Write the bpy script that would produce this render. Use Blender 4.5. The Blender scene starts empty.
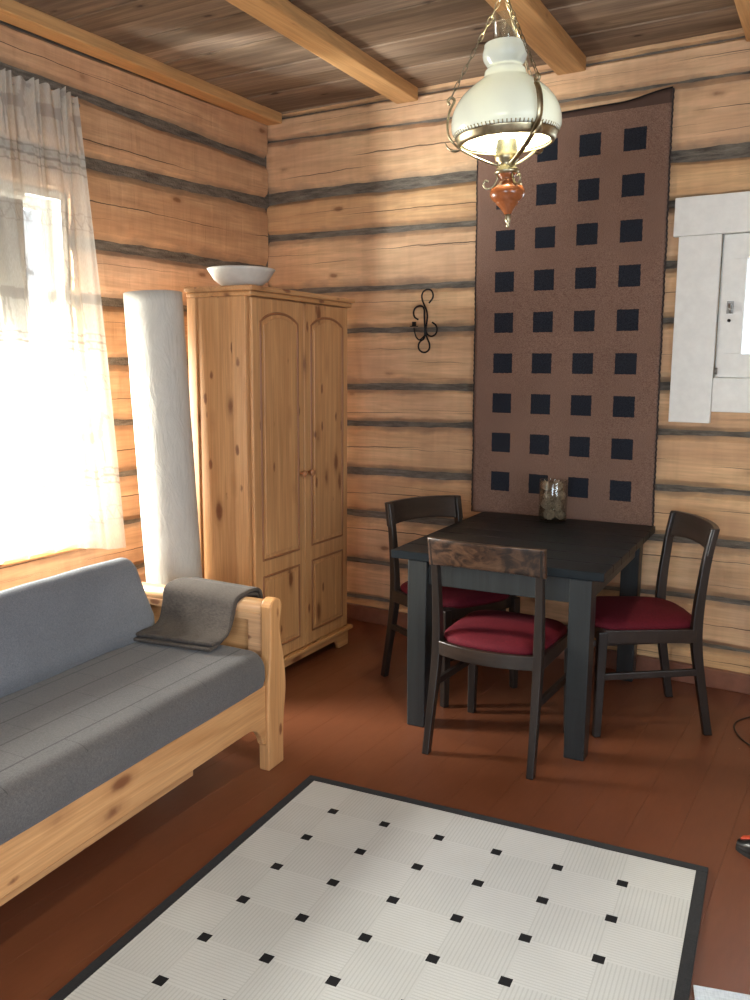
import bpy, bmesh, math, random
from mathutils import Vector, Matrix, noise

random.seed(7)
scene = bpy.context.scene
COL = scene.collection
PI = math.pi

# ------------------------------------------------------------------ helpers
def rad(d): return math.radians(d)

class MB:
    """collects faces and links them as one mesh object"""
    def __init__(self):
        self.v = []; self.f = []; self.m = []; self.s = []
    def add(self, verts, faces, mat=0, smooth=False):
        o = len(self.v)
        self.v += [tuple(p) for p in verts]
        for f in faces:
            self.f.append(tuple(i + o for i in f)); self.m.append(mat); self.s.append(smooth)
        return self
    def box(self, x0, x1, y0, y1, z0, z1, mat=0):
        v = [(x0, y0, z0), (x1, y0, z0), (x1, y1, z0), (x0, y1, z0), (x0, y0, z1), (x1, y0, z1), (x1, y1, z1), (x0, y1, z1)]
        f = [(0, 3, 2, 1), (4, 5, 6, 7), (0, 1, 5, 4), (1, 2, 6, 5), (2, 3, 7, 6), (3, 0, 4, 7)]
        return self.add(v, f, mat)
    def prism(self, poly, axis, a0, a1, mat=0, smooth=False):
        """extrude a 2D polygon along an axis: axis 'x' -> poly is (y, z), 'y' -> (x, z), 'z' -> (x, y)"""
        def P(p, a):
            return {'x': (a, p[0], p[1]), 'y': (p[0], a, p[1]), 'z': (p[0], p[1], a)}[axis]
        n = len(poly)
        v = [P(p, a0) for p in poly] + [P(p, a1) for p in poly]
        o = len(self.v)
        area = sum(poly[i][0] * poly[(i + 1) % n][1] - poly[(i + 1) % n][0] * poly[i][1] for i in range(n))
        flip = (area < 0) != (axis == 'y')
        caps = [tuple(reversed(range(n))), tuple(range(n, 2 * n))]
        sides = [(i, (i + 1) % n, n + (i + 1) % n, n + i) for i in range(n)]
        if flip:
            caps = [tuple(reversed(c)) for c in caps]; sides = [tuple(reversed(s)) for s in sides]
        self.add(v, caps, mat)
        self.v = self.v[:o] + self.v[o:]
        o2 = o
        for s in sides:
            self.f.append(tuple(i + o2 for i in s)); self.m.append(mat); self.s.append(smooth)
        return self
    def tube(self, pts, r, n=8, closed=False, mat=0, flat=None, cap=True):
        """round tube along points; r may be a list; flat=(a, b) scales the section"""
        pts = [Vector(p) for p in pts]
        m = len(pts)
        rs = r if isinstance(r, (list, tuple)) else [r] * m
        rings = []
        up = None
        for i, p in enumerate(pts):
            if closed:
                t = pts[(i + 1) % m] - pts[i - 1]
            else:
                t = pts[min(i + 1, m - 1)] - pts[max(i - 1, 0)]
            if t.length < 1e-9: t = Vector((0, 0, 1))
            t.normalize()
            if up is None:
                a = Vector((0, 0, 1)) if abs(t.z) < .9 else Vector((1, 0, 0))
                up = (a - t * a.dot(t)).normalized()
            else:
                up = (up - t * up.dot(t))
                if up.length < 1e-6: up = t.orthogonal()
                up.normalize()
            side = t.cross(up)
            fa, fb = flat or (1, 1)
            rings.append([p + up * (math.cos(2 * PI * k / n) * rs[i] * fa) + side * (math.sin(2 * PI * k / n) * rs[i] * fb) for k in range(n)])
        v = [q for R in rings for q in R]
        f = []
        for i in range(m if closed else m - 1):
            j = (i + 1) % m
            for k in range(n):
                k2 = (k + 1) % n
                f.append((i * n + k, i * n + k2, j * n + k2, j * n + k))
        if not closed and cap:
            f.append(tuple(reversed(range(n)))); f.append(tuple(range((m - 1) * n, m * n)))
        return self.add(v, f, mat, True)
    def lathe(self, prof, n=32, c=(0, 0, 0), mat=0, closed=False):
        """prof: (r, z) from bottom to top around vertical axis through c"""
        v = []; f = []
        m = len(prof)
        for r, z in prof:
            for k in range(n):
                a = 2 * PI * k / n
                v.append((c[0] + r * math.cos(a), c[1] + r * math.sin(a), c[2] + z))
        for i in range(m if closed else m - 1):
            j = (i + 1) % m
            for k in range(n):
                k2 = (k + 1) % n
                f.append((i * n + k, i * n + k2, j * n + k2, j * n + k))
        if not closed:
            if prof[0][0] > 1e-6: f.append(tuple(reversed(range(n))))
            if prof[-1][0] > 1e-6: f.append(tuple(range((m - 1) * n, m * n)))
        return self.add(v, f, mat, True)
    def grid(self, fn, nu, nv, mat=0, smooth=True, flip=False):
        v = [fn(i / nu, j / nv) for j in range(nv + 1) for i in range(nu + 1)]
        f = []
        for j in range(nv):
            for i in range(nu):
                a = j * (nu + 1) + i
                q = (a, a + 1, a + nu + 2, a + nu + 1)
                f.append(tuple(reversed(q)) if flip else q)
        return self.add(v, f, mat, smooth)
    def sweep_rect(self, pts, w, d, mat=0):
        """square section w (local x) by d (local y) along near-vertical points; pts (x, y, z[, scale])"""
        v = []
        for p in pts:
            s = p[3] if len(p) > 3 else 1
            for sx, sy in ((-1, -1), (1, -1), (1, 1), (-1, 1)):
                v.append((p[0] + sx * w * s / 2, p[1] + sy * d * s / 2, p[2]))
        n = len(pts); f = [(3, 2, 1, 0), tuple((n - 1) * 4 + k for k in range(4))]
        for i in range(n - 1):
            for k in range(4):
                k2 = (k + 1) % 4
                f.append((i * 4 + k, i * 4 + k2, i * 4 + 4 + k2, i * 4 + 4 + k))
        return self.add(v, f, mat)
    def build(self, name, mats, parent=None, bevel=0, seg=2, fix=False):
        me = bpy.data.meshes.new(name)
        me.from_pydata(self.v, [], self.f)
        if not isinstance(mats, (list, tuple)): mats = [mats]
        for m in mats: me.materials.append(m)
        me.polygons.foreach_set('material_index', self.m)
        me.polygons.foreach_set('use_smooth', self.s)
        me.update()
        if fix:
            b = bmesh.new(); b.from_mesh(me)
            if fix != 'normals': bmesh.ops.remove_doubles(b, verts=b.verts, dist=1e-5)
            bmesh.ops.recalc_face_normals(b, faces=b.faces)
            b.to_mesh(me); b.free()
        o = bpy.data.objects.new(name, me)
        COL.objects.link(o)
        if parent is not None: o.parent = parent
        if bevel:
            md = o.modifiers.new('bevel', 'BEVEL'); md.width = bevel; md.segments = seg
            md.limit_method = 'ANGLE'; md.angle_limit = rad(40)
        return o

def tag(o, label=None, cat=None, group=None, kind=None):
    if label: o['label'] = label
    if cat: o['category'] = cat
    if group: o['group'] = group
    if kind: o['kind'] = kind
    return o

def empty(name, loc=(0, 0, 0), rz=0, rot=None):
    o = bpy.data.objects.new(name, None); COL.objects.link(o)
    o.location = loc; o.rotation_euler = rot or (0, 0, rz); o.empty_display_size = .05
    return o

def copy_tree(o, parent=None):
    c = o.copy(); COL.objects.link(c)
    if parent is not None: c.parent = parent
    for ch in list(o.children): copy_tree(ch, c)
    return c

def smooth_path(pts, n=6, closed=False):
    """Catmull-Rom through points"""
    P = [Vector(p) for p in pts]; m = len(P); out = []
    rng = range(m) if closed else range(m - 1)
    for i in rng:
        if closed:
            p0, p1, p2, p3 = P[i - 1], P[i], P[(i + 1) % m], P[(i + 2) % m]
        else:
            p0 = P[max(i - 1, 0)]; p1 = P[i]; p2 = P[i + 1]; p3 = P[min(i + 2, m - 1)]
        for k in range(n):
            t = k / n
            out.append(.5 * ((2 * p1) + (p2 - p0) * t + (2 * p0 - 5 * p1 + 4 * p2 - p3) * t * t + (3 * p1 - p0 - 3 * p2 + p3) * t ** 3))
    if not closed: out.append(P[-1])
    return out

def nz(x, y=0, z=0): return noise.noise(Vector((x, y, z)))

def sstep(a, b, x):
    t = min(1, max(0, (x - a) / (b - a))); return t * t * (3 - 2 * t)

# ------------------------------------------------------------------ materials
class NT:
    def __init__(self, name):
        self.mat = bpy.data.materials.new(name); self.mat.use_nodes = True
        self.t = self.mat.node_tree; self.t.nodes.clear()
        self.out = self.t.nodes.new('ShaderNodeOutputMaterial')
    def n(self, kind, **kw):
        nd = self.t.nodes.new(kind)
        for k, v in kw.items():
            if k.startswith('i_'):
                key = k[2:]
                key = int(key) if key.isdigit() else key.replace('_', ' ')
                self.put(nd, key, v)
            else: setattr(nd, k, v)
        return nd
    def put(self, nd, key, v):
        s = nd.inputs[key]
        if hasattr(v, 'is_linked'): self.t.links.new(v, s)
        else: s.default_value = v
    def math(self, op, a, b=None, clamp=False):
        nd = self.t.nodes.new('ShaderNodeMath'); nd.operation = op; nd.use_clamp = clamp
        self.put(nd, 0, a)
        if b is not None: self.put(nd, 1, b)
        return nd.outputs[0]
    def mix(self, fac, a, b, mode='MIX'):
        nd = self.t.nodes.new('ShaderNodeMix'); nd.data_type = 'RGBA'; nd.blend_type = mode
        self.put(nd, 0, fac)
        self.put(nd, 6, a if hasattr(a, 'is_linked') else tuple(a) + (1,))
        self.put(nd, 7, b if hasattr(b, 'is_linked') else tuple(b) + (1,))
        return nd.outputs[2]
    def ramp(self, fac, stops):
        nd = self.t.nodes.new('ShaderNodeValToRGB')
        self.put(nd, 0, fac)
        e = nd.color_ramp.elements
        while len(e) > 1: e.remove(e[-1])
        e[0].position = stops[0][0]; c = stops[0][1]; e[0].color = tuple(c) + (1,) if hasattr(c, '__len__') else (c, c, c, 1)
        for p, c in stops[1:]:
            x = e.new(p); x.color = tuple(c) + (1,) if hasattr(c, '__len__') else (c, c, c, 1)
        return nd.outputs[0]
    def coords(self, scale=(1, 1, 1), loc=(0, 0, 0), src='Object'):
        tc = self.t.nodes.new('ShaderNodeTexCoord')
        mp = self.t.nodes.new('ShaderNodeMapping')
        mp.inputs['Scale'].default_value = scale; mp.inputs['Location'].default_value = loc
        self.t.links.new(tc.outputs[src], mp.inputs['Vector'])
        return mp.outputs[0]
    def noise(self, vec, scale=1, detail=3, rough=.5, dist=0):
        nd = self.n('ShaderNodeTexNoise', i_Scale=scale, i_Detail=detail, i_Roughness=rough, i_Distortion=dist)
        self.t.links.new(vec, nd.inputs['Vector']); return nd.outputs[0]
    def bump(self, h, strength=.3, dist=.01, normal=None):
        nd = self.n('ShaderNodeBump', i_Strength=strength, i_Distance=dist)
        self.t.links.new(h, nd.inputs['Height'])
        if normal: self.t.links.new(normal, nd.inputs['Normal'])
        return nd.outputs[0]
    def principled(self, color, rough=.5, metal=0, normal=None, **kw):
        nd = self.n('ShaderNodeBsdfPrincipled')
        self.put(nd, 'Base Color', color if hasattr(color, 'is_linked') else tuple(color) + (1,))
        self.put(nd, 'Roughness', rough); self.put(nd, 'Metallic', metal)
        for k, v in kw.items(): self.put(nd, k.replace('_', ' '), v)
        if normal: self.t.links.new(normal, nd.inputs['Normal'])
        return nd.outputs[0]
    def done(self, shader):
        self.t.links.new(shader, self.out.inputs[0]); return self.mat

def vec_axis(axis, along, across):
    return tuple(along if a == axis else across for a in 'xyz')

def wood(name, light, dark, knot, axis='x', rough=.55, island=.16, knots=1.0, hewn=0, cracks=0, stain=None, across=26, contrast=1., spec=.4):
    N = NT(name)
    v = N.coords(vec_axis(axis, 1.3, across))
    g = N.noise(v, 1, 5, .6, .8)
    col = N.ramp(g, [(.32 - .05 * contrast, dark), (.5, [a * .55 + b * .45 for a, b in zip(light, dark)]), (.62, light)])
    fine = N.noise(N.coords(vec_axis(axis, 4, across * 6)), 1, 2, .5)
    col = N.mix(.55, col, N.ramp(fine, [(.3, .72), (.7, 1.12)]), 'MULTIPLY')
    if stain:
        b = N.noise(N.coords(vec_axis(axis, 1.1, 4.)), 1, 4, .55)
        col = N.mix(N.ramp(b, [(.42, 0.), (.72, .75)]), col, stain)
    if hewn:
        h = N.noise(N.coords(vec_axis(axis, 17, 2.2)), 1, 2, .5, .4)
        col = N.mix(.32 * hewn, col, N.ramp(h, [(.35, .8), (.6, 1.08)]), 'MULTIPLY')
    # knots
    vo = N.n('ShaderNodeTexVoronoi', i_Scale=1.0, i_Randomness=1.0)
    N.t.links.new(N.coords(vec_axis(axis, 3.1, 7.5)), vo.inputs['Vector'])
    kd = vo.outputs['Distance']
    wob = N.math('ADD', kd, N.math('MULTIPLY', N.math('SUBTRACT', N.noise(N.coords((30, 30, 30)), 1, 2), .5), .08))
    km = N.ramp(wob, [(.0, 1.), (.085 * knots, .85), (.16 * knots, 0.)])
    col = N.mix(km, col, knot)
    ring = N.ramp(wob, [(.12 * knots, 0.), (.16 * knots, .35), (.24 * knots, 0.)])
    col = N.mix(ring, col, [a * .6 + b * .4 for a, b in zip(dark, knot)])
    if knots > 1:
        v2 = N.n('ShaderNodeTexVoronoi', i_Scale=1.0, i_Randomness=1.0)
        N.t.links.new(N.coords(vec_axis(axis, 5.2, 13.), (2.7, 4.1, 1.3)), v2.inputs['Vector'])
        k2 = N.math('ADD', v2.outputs['Distance'], N.math('MULTIPLY', N.math('SUBTRACT', N.noise(N.coords((45, 45, 45)), 1, 2), .5), .10))
        col = N.mix(N.ramp(k2, [(.0, .95), (.10, .8), (.155, 0.)]), col, knot)
    hgt = g
    if cracks:
        at = N.n('ShaderNodeAttribute', attribute_name='logt'); T = at.outputs['Fac']
        gi0 = N.n('ShaderNodeNewGeometry'); rv0 = gi0.outputs['Random Per Island']
        cm = None
        for q, (amp, width, seed, thr) in enumerate(((.26, .011, 0., .44), (.34, .007, 7., .54), (.30, .006, 15., .57))):
            wl = N.noise(N.coords(vec_axis(axis, .55, .0), (seed, 0, 0) if axis == 'x' else (0, seed, 0)), 1, 1, .4)
            wf = N.noise(N.coords(vec_axis(axis, 9, .0), (seed, 0, 0) if axis == 'x' else (0, seed, 0)), 1, 2, .5)
            r2 = N.math('FRACT', N.math('MULTIPLY', rv0, 13.7 + seed))
            tc = N.math('ADD', N.math('ADD', N.math('MULTIPLY', r2, .5), .25), N.math('MULTIPLY', N.math('SUBTRACT', wl, .5), amp))
            tc = N.math('ADD', tc, N.math('MULTIPLY', N.math('SUBTRACT', wf, .5), .05))
            gate = N.noise(N.coords(vec_axis(axis, 1.2, .9), (3 + seed, 5, 2)), 1, 1)
            gw = N.math('MULTIPLY', N.math('SUBTRACT', gate, thr), 6., True)
            c1 = N.math('LESS_THAN', N.math('ABSOLUTE', N.math('SUBTRACT', T, tc)), N.math('MULTIPLY', gw, width * cracks))
            cm = c1 if cm is None else N.math('MAXIMUM', cm, c1)
        # grey weathering along the edges of each log
        ed = N.math('MULTIPLY', N.math('ABSOLUTE', N.math('SUBTRACT', T, .5)), 2.)
        en = N.noise(N.coords(vec_axis(axis, 5, 9), (1, 8, 3)), 1, 4, .6)
        em = N.ramp(N.math('ADD', ed, N.math('MULTIPLY', N.math('SUBTRACT', en, .5), .9)), [(.72, 0.), (1.05, .62)])
        col = N.mix(em, col, (.20, .145, .105))
        col = N.mix(N.math('MULTIPLY', cm, .85), col, (.045, .028, .018))
        hgt = N.math('SUBTRACT', g, N.math('MULTIPLY', cm, 1.5))
    if island:
        gi = N.n('ShaderNodeNewGeometry')
        hs = N.n('ShaderNodeHueSaturation')
        rv = gi.outputs['Random Per Island']
        N.put(hs, 'Value', N.math('ADD', N.math('MULTIPLY', rv, 2 * island), 1 - island))
        N.put(hs, 'Saturation', N.math('ADD', N.math('MULTIPLY', rv, -.18), 1.06))
        N.t.links.new(col, hs.inputs['Color']); col = hs.outputs[0]
    nrm = N.bump(hgt, .25, .004)
    if hewn: nrm = N.bump(h, .45 * hewn, .012, nrm)
    return N.done(N.principled(col, rough, 0, nrm, Specular_IOR_Level=spec))

def plain(name, color, rough=.5, metal=0, bump=0, scale=40, var=.1, spec=.5, **kw):
    N = NT(name)
    n = N.noise(N.coords((scale,) * 3), 1, 4, .6)
    col = N.mix(1.0, color, N.ramp(n, [(.3, 1 - var), (.7, 1 + var * .6)]), 'MULTIPLY')
    nrm = N.bump(n, bump, .003) if bump else None
    return N.done(N.principled(col, rough, metal, nrm, Specular_IOR_Level=spec, **kw))

def fabric(name, color, dark=None, weave=900, rough=.95, blot=.12, sheen=.3):
    N = NT(name)
    w1 = N.noise(N.coords((weave, weave * .15, weave)), 1, 2)
    w2 = N.noise(N.coords((weave * .15, weave, weave * .15)), 1, 2)
    w = N.math('MULTIPLY', N.math('ADD', w1, w2), .5)
    b = N.noise(N.coords((5, 5, 5)), 1, 4)
    col = N.mix(N.ramp(w, [(.38, 0.), (.62, 1.)]), dark or [c * .7 for c in color], color)
    col = N.mix(1., col, N.ramp(b, [(.3, 1 - blot), (.7, 1 + blot)]), 'MULTIPLY')
    return N.done(N.principled(col, rough, 0, N.bump(w, .25, .002), Sheen_Weight=sheen, Specular_IOR_Level=.2))

def thin_glass(name, tint=(1, 1, 1), refl=.12):
    N = NT(name)
    tr = N.n('ShaderNodeBsdfTransparent'); tr.inputs[0].default_value = tuple(tint) + (1,)
    gl = N.n('ShaderNodeBsdfGlossy'); gl.inputs['Roughness'].default_value = .03
    lw = N.n('ShaderNodeLayerWeight', i_Blend=.25)
    mx = N.n('ShaderNodeMixShader')
    N.t.links.new(N.math('MAXIMUM', N.math('MULTIPLY', lw.outputs['Facing'], .55), refl * .35), mx.inputs[0])
    N.t.links.new(tr.outputs[0], mx.inputs[1]); N.t.links.new(gl.outputs[0], mx.inputs[2])
    return N.done(mx.outputs[0])

M = {}
LOG_L, LOG_D, LOG_K, LOG_S = (.77, .495, .255), (.58, .335, .165), (.24, .11, .05), (.54, .31, .175)
M['log_x'] = wood('hewn_log_back', LOG_L, LOG_D, LOG_K, 'x', .7, .12, .8, hewn=.9, cracks=1., stain=LOG_S, across=14)
M['log_y'] = wood('hewn_log_side_hazed', (.68, .445, .262), (.50, .30, .172), LOG_K, 'y', .7, .12, .8, hewn=.9, cracks=1., stain=LOG_S, across=14)  # less saturated than the back logs: haze by the window put into the colour
def chink():
    N = NT('chinking')
    n = N.noise(N.coords((8, 8, 60)), 1, 5, .7)
    n2 = N.noise(N.coords((60, 60, 60)), 1, 4, .7)
    c = N.ramp(n, [(.3, (.075, .064, .054)), (.6, (.20, .178, .148)), (.8, (.29, .27, .23))])
    return N.done(N.principled(c, .95, 0, N.bump(n2, .8, .01), Specular_IOR_Level=.1))
M['chink'] = chink()
M['ceil'] = wood('ceiling_boards', (.36, .255, .17), (.175, .12, .082), (.05, .03, .02), 'x', .8, .28, .7, stain=(.10, .07, .05), across=22, spec=.2)
M['beam'] = wood('beam_pine', (.66, .385, .17), (.52, .28, .11), (.28, .12, .04), 'y', .5, .06, .5, across=20)
PL, PD, PK = (.66, .365, .165), (.50, .245, .098), (.17, .055, .022)
M['pine_x'] = wood('pine_x', PL, PD, PK, 'x', .38, .12, 1.2)
M['pine_y'] = wood('pine_y', PL, PD, PK, 'y', .38, .12, 1.2)
M['pine_z'] = wood('pine_z', PL, PD, PK, 'z', .38, .12, 1.2)
M['black'] = wood('black_stained', (.020, .022, .025), (.010, .011, .013), (.01, .01, .01), 'y', .38, .15, .3, across=30, spec=.5)
M['black_z'] = wood('black_stained_leg', (.020, .0235, .025), (.012, .0135, .0145), (.012, .012, .012), 'z', .4, .15, .3, across=30, spec=.5)
M['dark'] = wood('dark_chair_wood', (.022, .015, .012), (.011, .008, .007), (.008, .006, .005), 'z', .36, .1, .3, across=30, spec=.5)
M['dark_x'] = wood('dark_chair_rail', (.030, .018, .013), (.013, .009, .007), (.01, .007, .005), 'x', .33, .1, .3, across=20, spec=.5)

def worn():
    N = NT('worn_burl')
    v = N.coords((9, 9, 14))
    n = N.noise(v, 1.3, 5, .65, 1.6)
    c = N.ramp(n, [(.42, (.014, .008, .006)), (.49, (.036, .018, .011)), (.60, (.070, .035, .020)), (.72, (.098, .054, .031))])
    return N.done(N.principled(c, .33, 0, N.bump(n, .1, .002)))
M['worn'] = worn()
M['red'] = fabric('crimson_upholstery', (.115, .006, .014), (.06, .003, .008), 700, .8, .12, 0.)
M['white'] = plain('white_paint', (.87, .88, .84), .5, 0, .1, 25, .05)
M['iron'] = plain('black_iron', (.012, .011, .011), .45, .6, .2, 90, .2)
M['steel'] = plain('grey_steel', (.35, .34, .32), .35, .9, 0, 60, .1)
M['brass'] = plain('aged_brass', (  .36, .31, .20), .34, 1., .15, 70, .25)
M['old_brass'] = plain('tarnished_brass', (.20, .17, .115), .42, 1., .1, 70, .25)
M['amber'] = wood('amber_turned_wood', (.28, .09, .032), (.18, .048, .016), (.14, .035, .01), 'z', .16, 0, .2, across=18)
M['dark_gap'] = plain('dark_gap', (.02, .018, .016), .9)

def floor_mat():
    N = NT('painted_floor')
    n = N.noise(N.coords((1.6, .7, 1)), 1, 5, .6)
    c = N.ramp(n, [(.3, (.125, .040, .018)), (.6, (.178, .059, .027)), (.8, (.21, .073, .035))])
    s = N.noise(N.coords((90, 12, 1)), 1, 3, .6)
    c = N.mix(.35, c, N.ramp(s, [(.3, .8), (.7, 1.1)]), 'MULTIPLY')
    sp = N.noise(N.coords((38, 26, 1), (4, 7, 0)), 1, 2, .4)
    c = N.mix(N.math('GREATER_THAN', sp, .815), c, (.45, .30, .2))
    r = N.noise(N.coords((7, 3, 1)), 1, 4, .6)
    return N.done(N.principled(c, N.math('ADD', N.math('MULTIPLY', r, .22), .24), 0, N.bump(s, .06, .002)))
M['floor'] = floor_mat()

# ------------------------------------------------------------------ room frame (metres, camera at x=0 y=0)
XL = -3.27                                   # left wall face
def wallY(x): return 4.223 - .03 * x         # back wall face
XR, YF, ZC = 1.9, -2.1, 2.95                 # right wall, wall behind the camera, ceiling

# floor: painted boards running away from the camera
mb = MB()
x = XL - .3; k = 0
bw = .148
while x < XR + .2:
    x1 = min(x + bw, XR + .2)
    g = .0002
    mb.box(x + g, x1 - g, YF - .2, 4.6, -.04, 0)
    x = x1; k += 1
mb.box(XL - .3, XR + .2, YF - .2, 4.6, -.06, -.006)
floor = mb.build('floor', M['floor'], bevel=.00035, seg=1)
tag(floor, 'reddish brown painted plank floor', None, None, 'structure')

# ------------------------------------------------------------------ hewn log walls
def interp(pts, u):
    if u <= pts[0][0]: return pts[0][1]
    for a, b in zip(pts, pts[1:]):
        if u <= b[0]:
            t = (u - a[0]) / (b[0] - a[0]); return a[1] + (b[1] - a[1]) * t
    return pts[-1][1]

def log_wall(name, gaps, u0, u1, to_world, mat, holes=(), seed=0, proud=.03, depth=.17, ztop=2.99, step=.035):
    """gaps: list of (polyline [(u, z)...], thickness) from top to bottom; to_world(u, out, z)"""
    mb = MB()
    lines = [([(u0, ztop), (u1, ztop)], 0)] + gaps + [([(u0, -.02), (u1, -.02)], 0)]
    NP = 9; tv = []
    def piece(ua, ub, lo, hi, sd, pb=7, pt=7):
        n = max(2, int((ub - ua) / step)); rows = []
        for i in range(n + 1):
            u = ua + (ub - ua) * i / n
            zl, zh = lo(u), hi(u)
            if zh - zl < .006: zh = zl + .006
            row = [to_world(u, -depth, zl)]
            bow = .007 * nz(u * .6, sd * 3.1)
            for j in range(NP + 1):
                t = j / NP
                s = abs(2 * t - 1)
                d = proud * (1 - s ** (pb if t < .5 else pt) * .85) + bow + .004 * nz(u * 7, t * 2.3, sd * 5.7) + .003 * nz(u * 19, t * 4, sd)
                row.append(to_world(u, d, zl + (zh - zl) * t))
            row.append(to_world(u, -depth, zh))
            rows.append(row)
        W = NP + 3
        v = [p for r in rows for p in r]; f = []
        tv.extend([0.] + [j / NP for j in range(NP + 1)] + [1.] for _ in rows)
        for i in range(n):
            for j in range(W):
                j2 = (j + 1) % W
                f.append((i * W + j, i * W + j2, (i + 1) * W + j2, (i + 1) * W + j))
        f.append(tuple(reversed(range(W)))); f.append(tuple(range(n * W, n * W + W)))
        mb.add(v, f, 0, False)
    for i in range(len(lines) - 1):
        (pu, tu), (pl, tl) = lines[i], lines[i + 1]
        sd = seed + i
        def hi(u, pu=pu, tu=tu, sd=sd):
            return interp(pu, u) - (tu / 2 * (1 + .45 * nz(u * 2.2, sd * 9.1)) + .004 * nz(u * 9, sd) if tu else 0)
        def lo(u, pl=pl, tl=tl, sd=sd):
            return interp(pl, u) + (tl / 2 * (1 + .45 * nz(u * 2.2, sd * 4.7 + 50)) + .004 * nz(u * 9, sd + 30) if tl else 0)
        pb, pt = (7 if tl > .02 else 26), (7 if tu > .02 else 26)
        cuts = [u0, u1]
        for h in holes:
            zt, zb = hi((h[0] + h[1]) / 2), lo((h[0] + h[1]) / 2)
            if zb < h[3] and zt > h[2]: cuts += [h[0], h[1]]
        cuts = sorted(set(cuts))
        for a, b in zip(cuts, cuts[1:]):
            mid = (a + b) / 2
            H = [h for h in holes if h[0] <= mid <= h[1] and lo(mid) < h[3] and hi(mid) > h[2]]
            if not H: piece(a, b, lo, hi, sd, pb, pt); continue
            h = H[0]
            if hi(mid) > h[3] + .01: piece(a, b, lambda u, z=h[3], f=lo: max(z, f(u)), hi, sd)
            if lo(mid) < h[2] - .01: piece(a, b, lo, lambda u, z=h[2], f=hi: min(z, f(u)), sd)
    # chinking core behind the log faces, cut around the openings
    def core(ua, ub, za, zb):
        P = [to_world(u, d, z) for z in (za, zb) for (u, d) in ((ua, -depth + .02), (ub, -depth + .02), (ub, .006), (ua, .006))]
        mb.add(P, [(0, 3, 2, 1), (4, 5, 6, 7), (0, 1, 5, 4), (1, 2, 6, 5), (2, 3, 7, 6), (3, 0, 4, 7)], 1)
    e0, e1 = u0 - .15, u1 + .15
    us = sorted({e0, e1} | {h[0] for h in holes} | {h[1] for h in holes})
    for a, b in zip(us, us[1:]):
        H = [h for h in holes if h[0] <= (a + b) / 2 <= h[1]]
        if H: core(a, b, 0, H[0][2]); core(a, b, H[0][3], ztop)
        else: core(a, b, 0, ztop)
    o = mb.build(name, [mat, M['chink']], fix='normals')
    tl = [x for r in tv for x in r]; tl += [0.] * (len(mb.v) - len(tl))
    at = o.data.attributes.new('logt', 'FLOAT', 'POINT'); at.data.foreach_set('value', tl)
    return o

def bp(*z): return list(zip((-3.3, -1.9, -.7, 2.0), z))
back_gaps = [
    (bp(2.935, 2.925, 2.925, 2.925), .005), (bp(2.815, 2.783, 2.775, 2.775), .008), (bp(2.488, 2.483, 2.454, 2.45), .055),
    (bp(2.262, 2.246, 2.25, 2.25), .030), (bp(1.942, 1.936, 1.985, 1.99), .026), (bp(1.706, 1.702, 1.728, 1.73), .026),
    (bp(1.378, 1.391, 1.423, 1.43), .034), (bp(1.160, 1.189, 1.203, 1.20), .028), (bp(.878, .907, .936, .94), .030),
    (bp(.639, .645, .689, .69), .034), (bp(.345, .36, .42, .44), .022), (bp(.127, .14, .187, .20), .018)]
WIN2 = (-.71, .16, 1.45, 2.10)
WSH = .022                                    # the white window sits a little further right
wall_back = log_wall('wall_back', back_gaps, XL - .02, XR + .05, lambda u, d, z: (u, wallY(u) - d + .03, z), M['log_x'], [(WIN2[0] + WSH, WIN2[1] + WSH, WIN2[2], WIN2[3])], 3)
tag(wall_back, 'hewn log wall behind the table', None, None, 'structure')

def lp(a, b): return [(-2.2, a), (1.5, a), (2.7, a), (4.28, b)]
left_gaps = [(lp(2.905, 2.925), .012), (lp(2.722, 2.696), .042), ([(-2.2, 2.40), (2.9, 2.424), (4.28, 2.466)], .046), (lp(2.068, 2.060), .044), (lp(1.802, 1.80), .036),
             (lp(1.52, 1.515), .032), (lp(1.217, 1.21), .030), (lp(.956, .95), .026), (lp(.708, .70), .016), (lp(.46, .46), .02), (lp(.2, .2), .02)]
WIN1 = (1.25, 2.83, .665, 2.27)
wall_left = log_wall('wall_left', left_gaps, YF, 4.305, lambda u, d, z: (XL + d - .03, u, z), M['log_y'], [WIN1], 40)
tag(wall_left, 'hewn log wall with the window', None, None, 'structure')
# corner post of chinking where the two log walls meet
WIN3 = (-.6, 1.3, .7, 2.3)     # opening in the right wall (u = y)
simple = [([(-9, z), (9, z)], .03) for z in (2.72, 2.45, 2.2, 1.93, 1.68, 1.4, 1.14, .9, .65, .4, .18)]
wall_right = log_wall('wall_right', simple, YF, 4.2, lambda u, d, z: (XR - d + .03, u, z), M['log_y'], [WIN3], 80, step=.12)
tag(wall_right, 'hewn log wall on the right', None, None, 'structure')
WIN4 = (-.9, 1.0, .75, 2.25)
wall_front = log_wall('wall_front', simple, XL + .01, XR, lambda u, d, z: (u, YF + d - .03, z), M['log_x'], [WIN4], 120, step=.12)
tag(wall_front, 'hewn log wall behind the camera', None, None, 'structure')

# ceiling boards across the beams
mb = MB(); y = YF - .1; k = 0
while y < 4.45:
    w = .155 + .03 * nz(k * 7.3)
    mb.box(XL - .15, XR + .15, y + .0015, y + w - .0015, ZC + .004 * (k % 2), ZC + .03)
    y += w; k += 1
mb.box(XL - .15, XR + .15, YF - .1, 4.45, ZC + .02, ZC + .06)
tag(mb.build('ceiling', M['ceil'], bevel=.003, seg=1), 'grey brown plank ceiling', None, None, 'structure')

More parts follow.
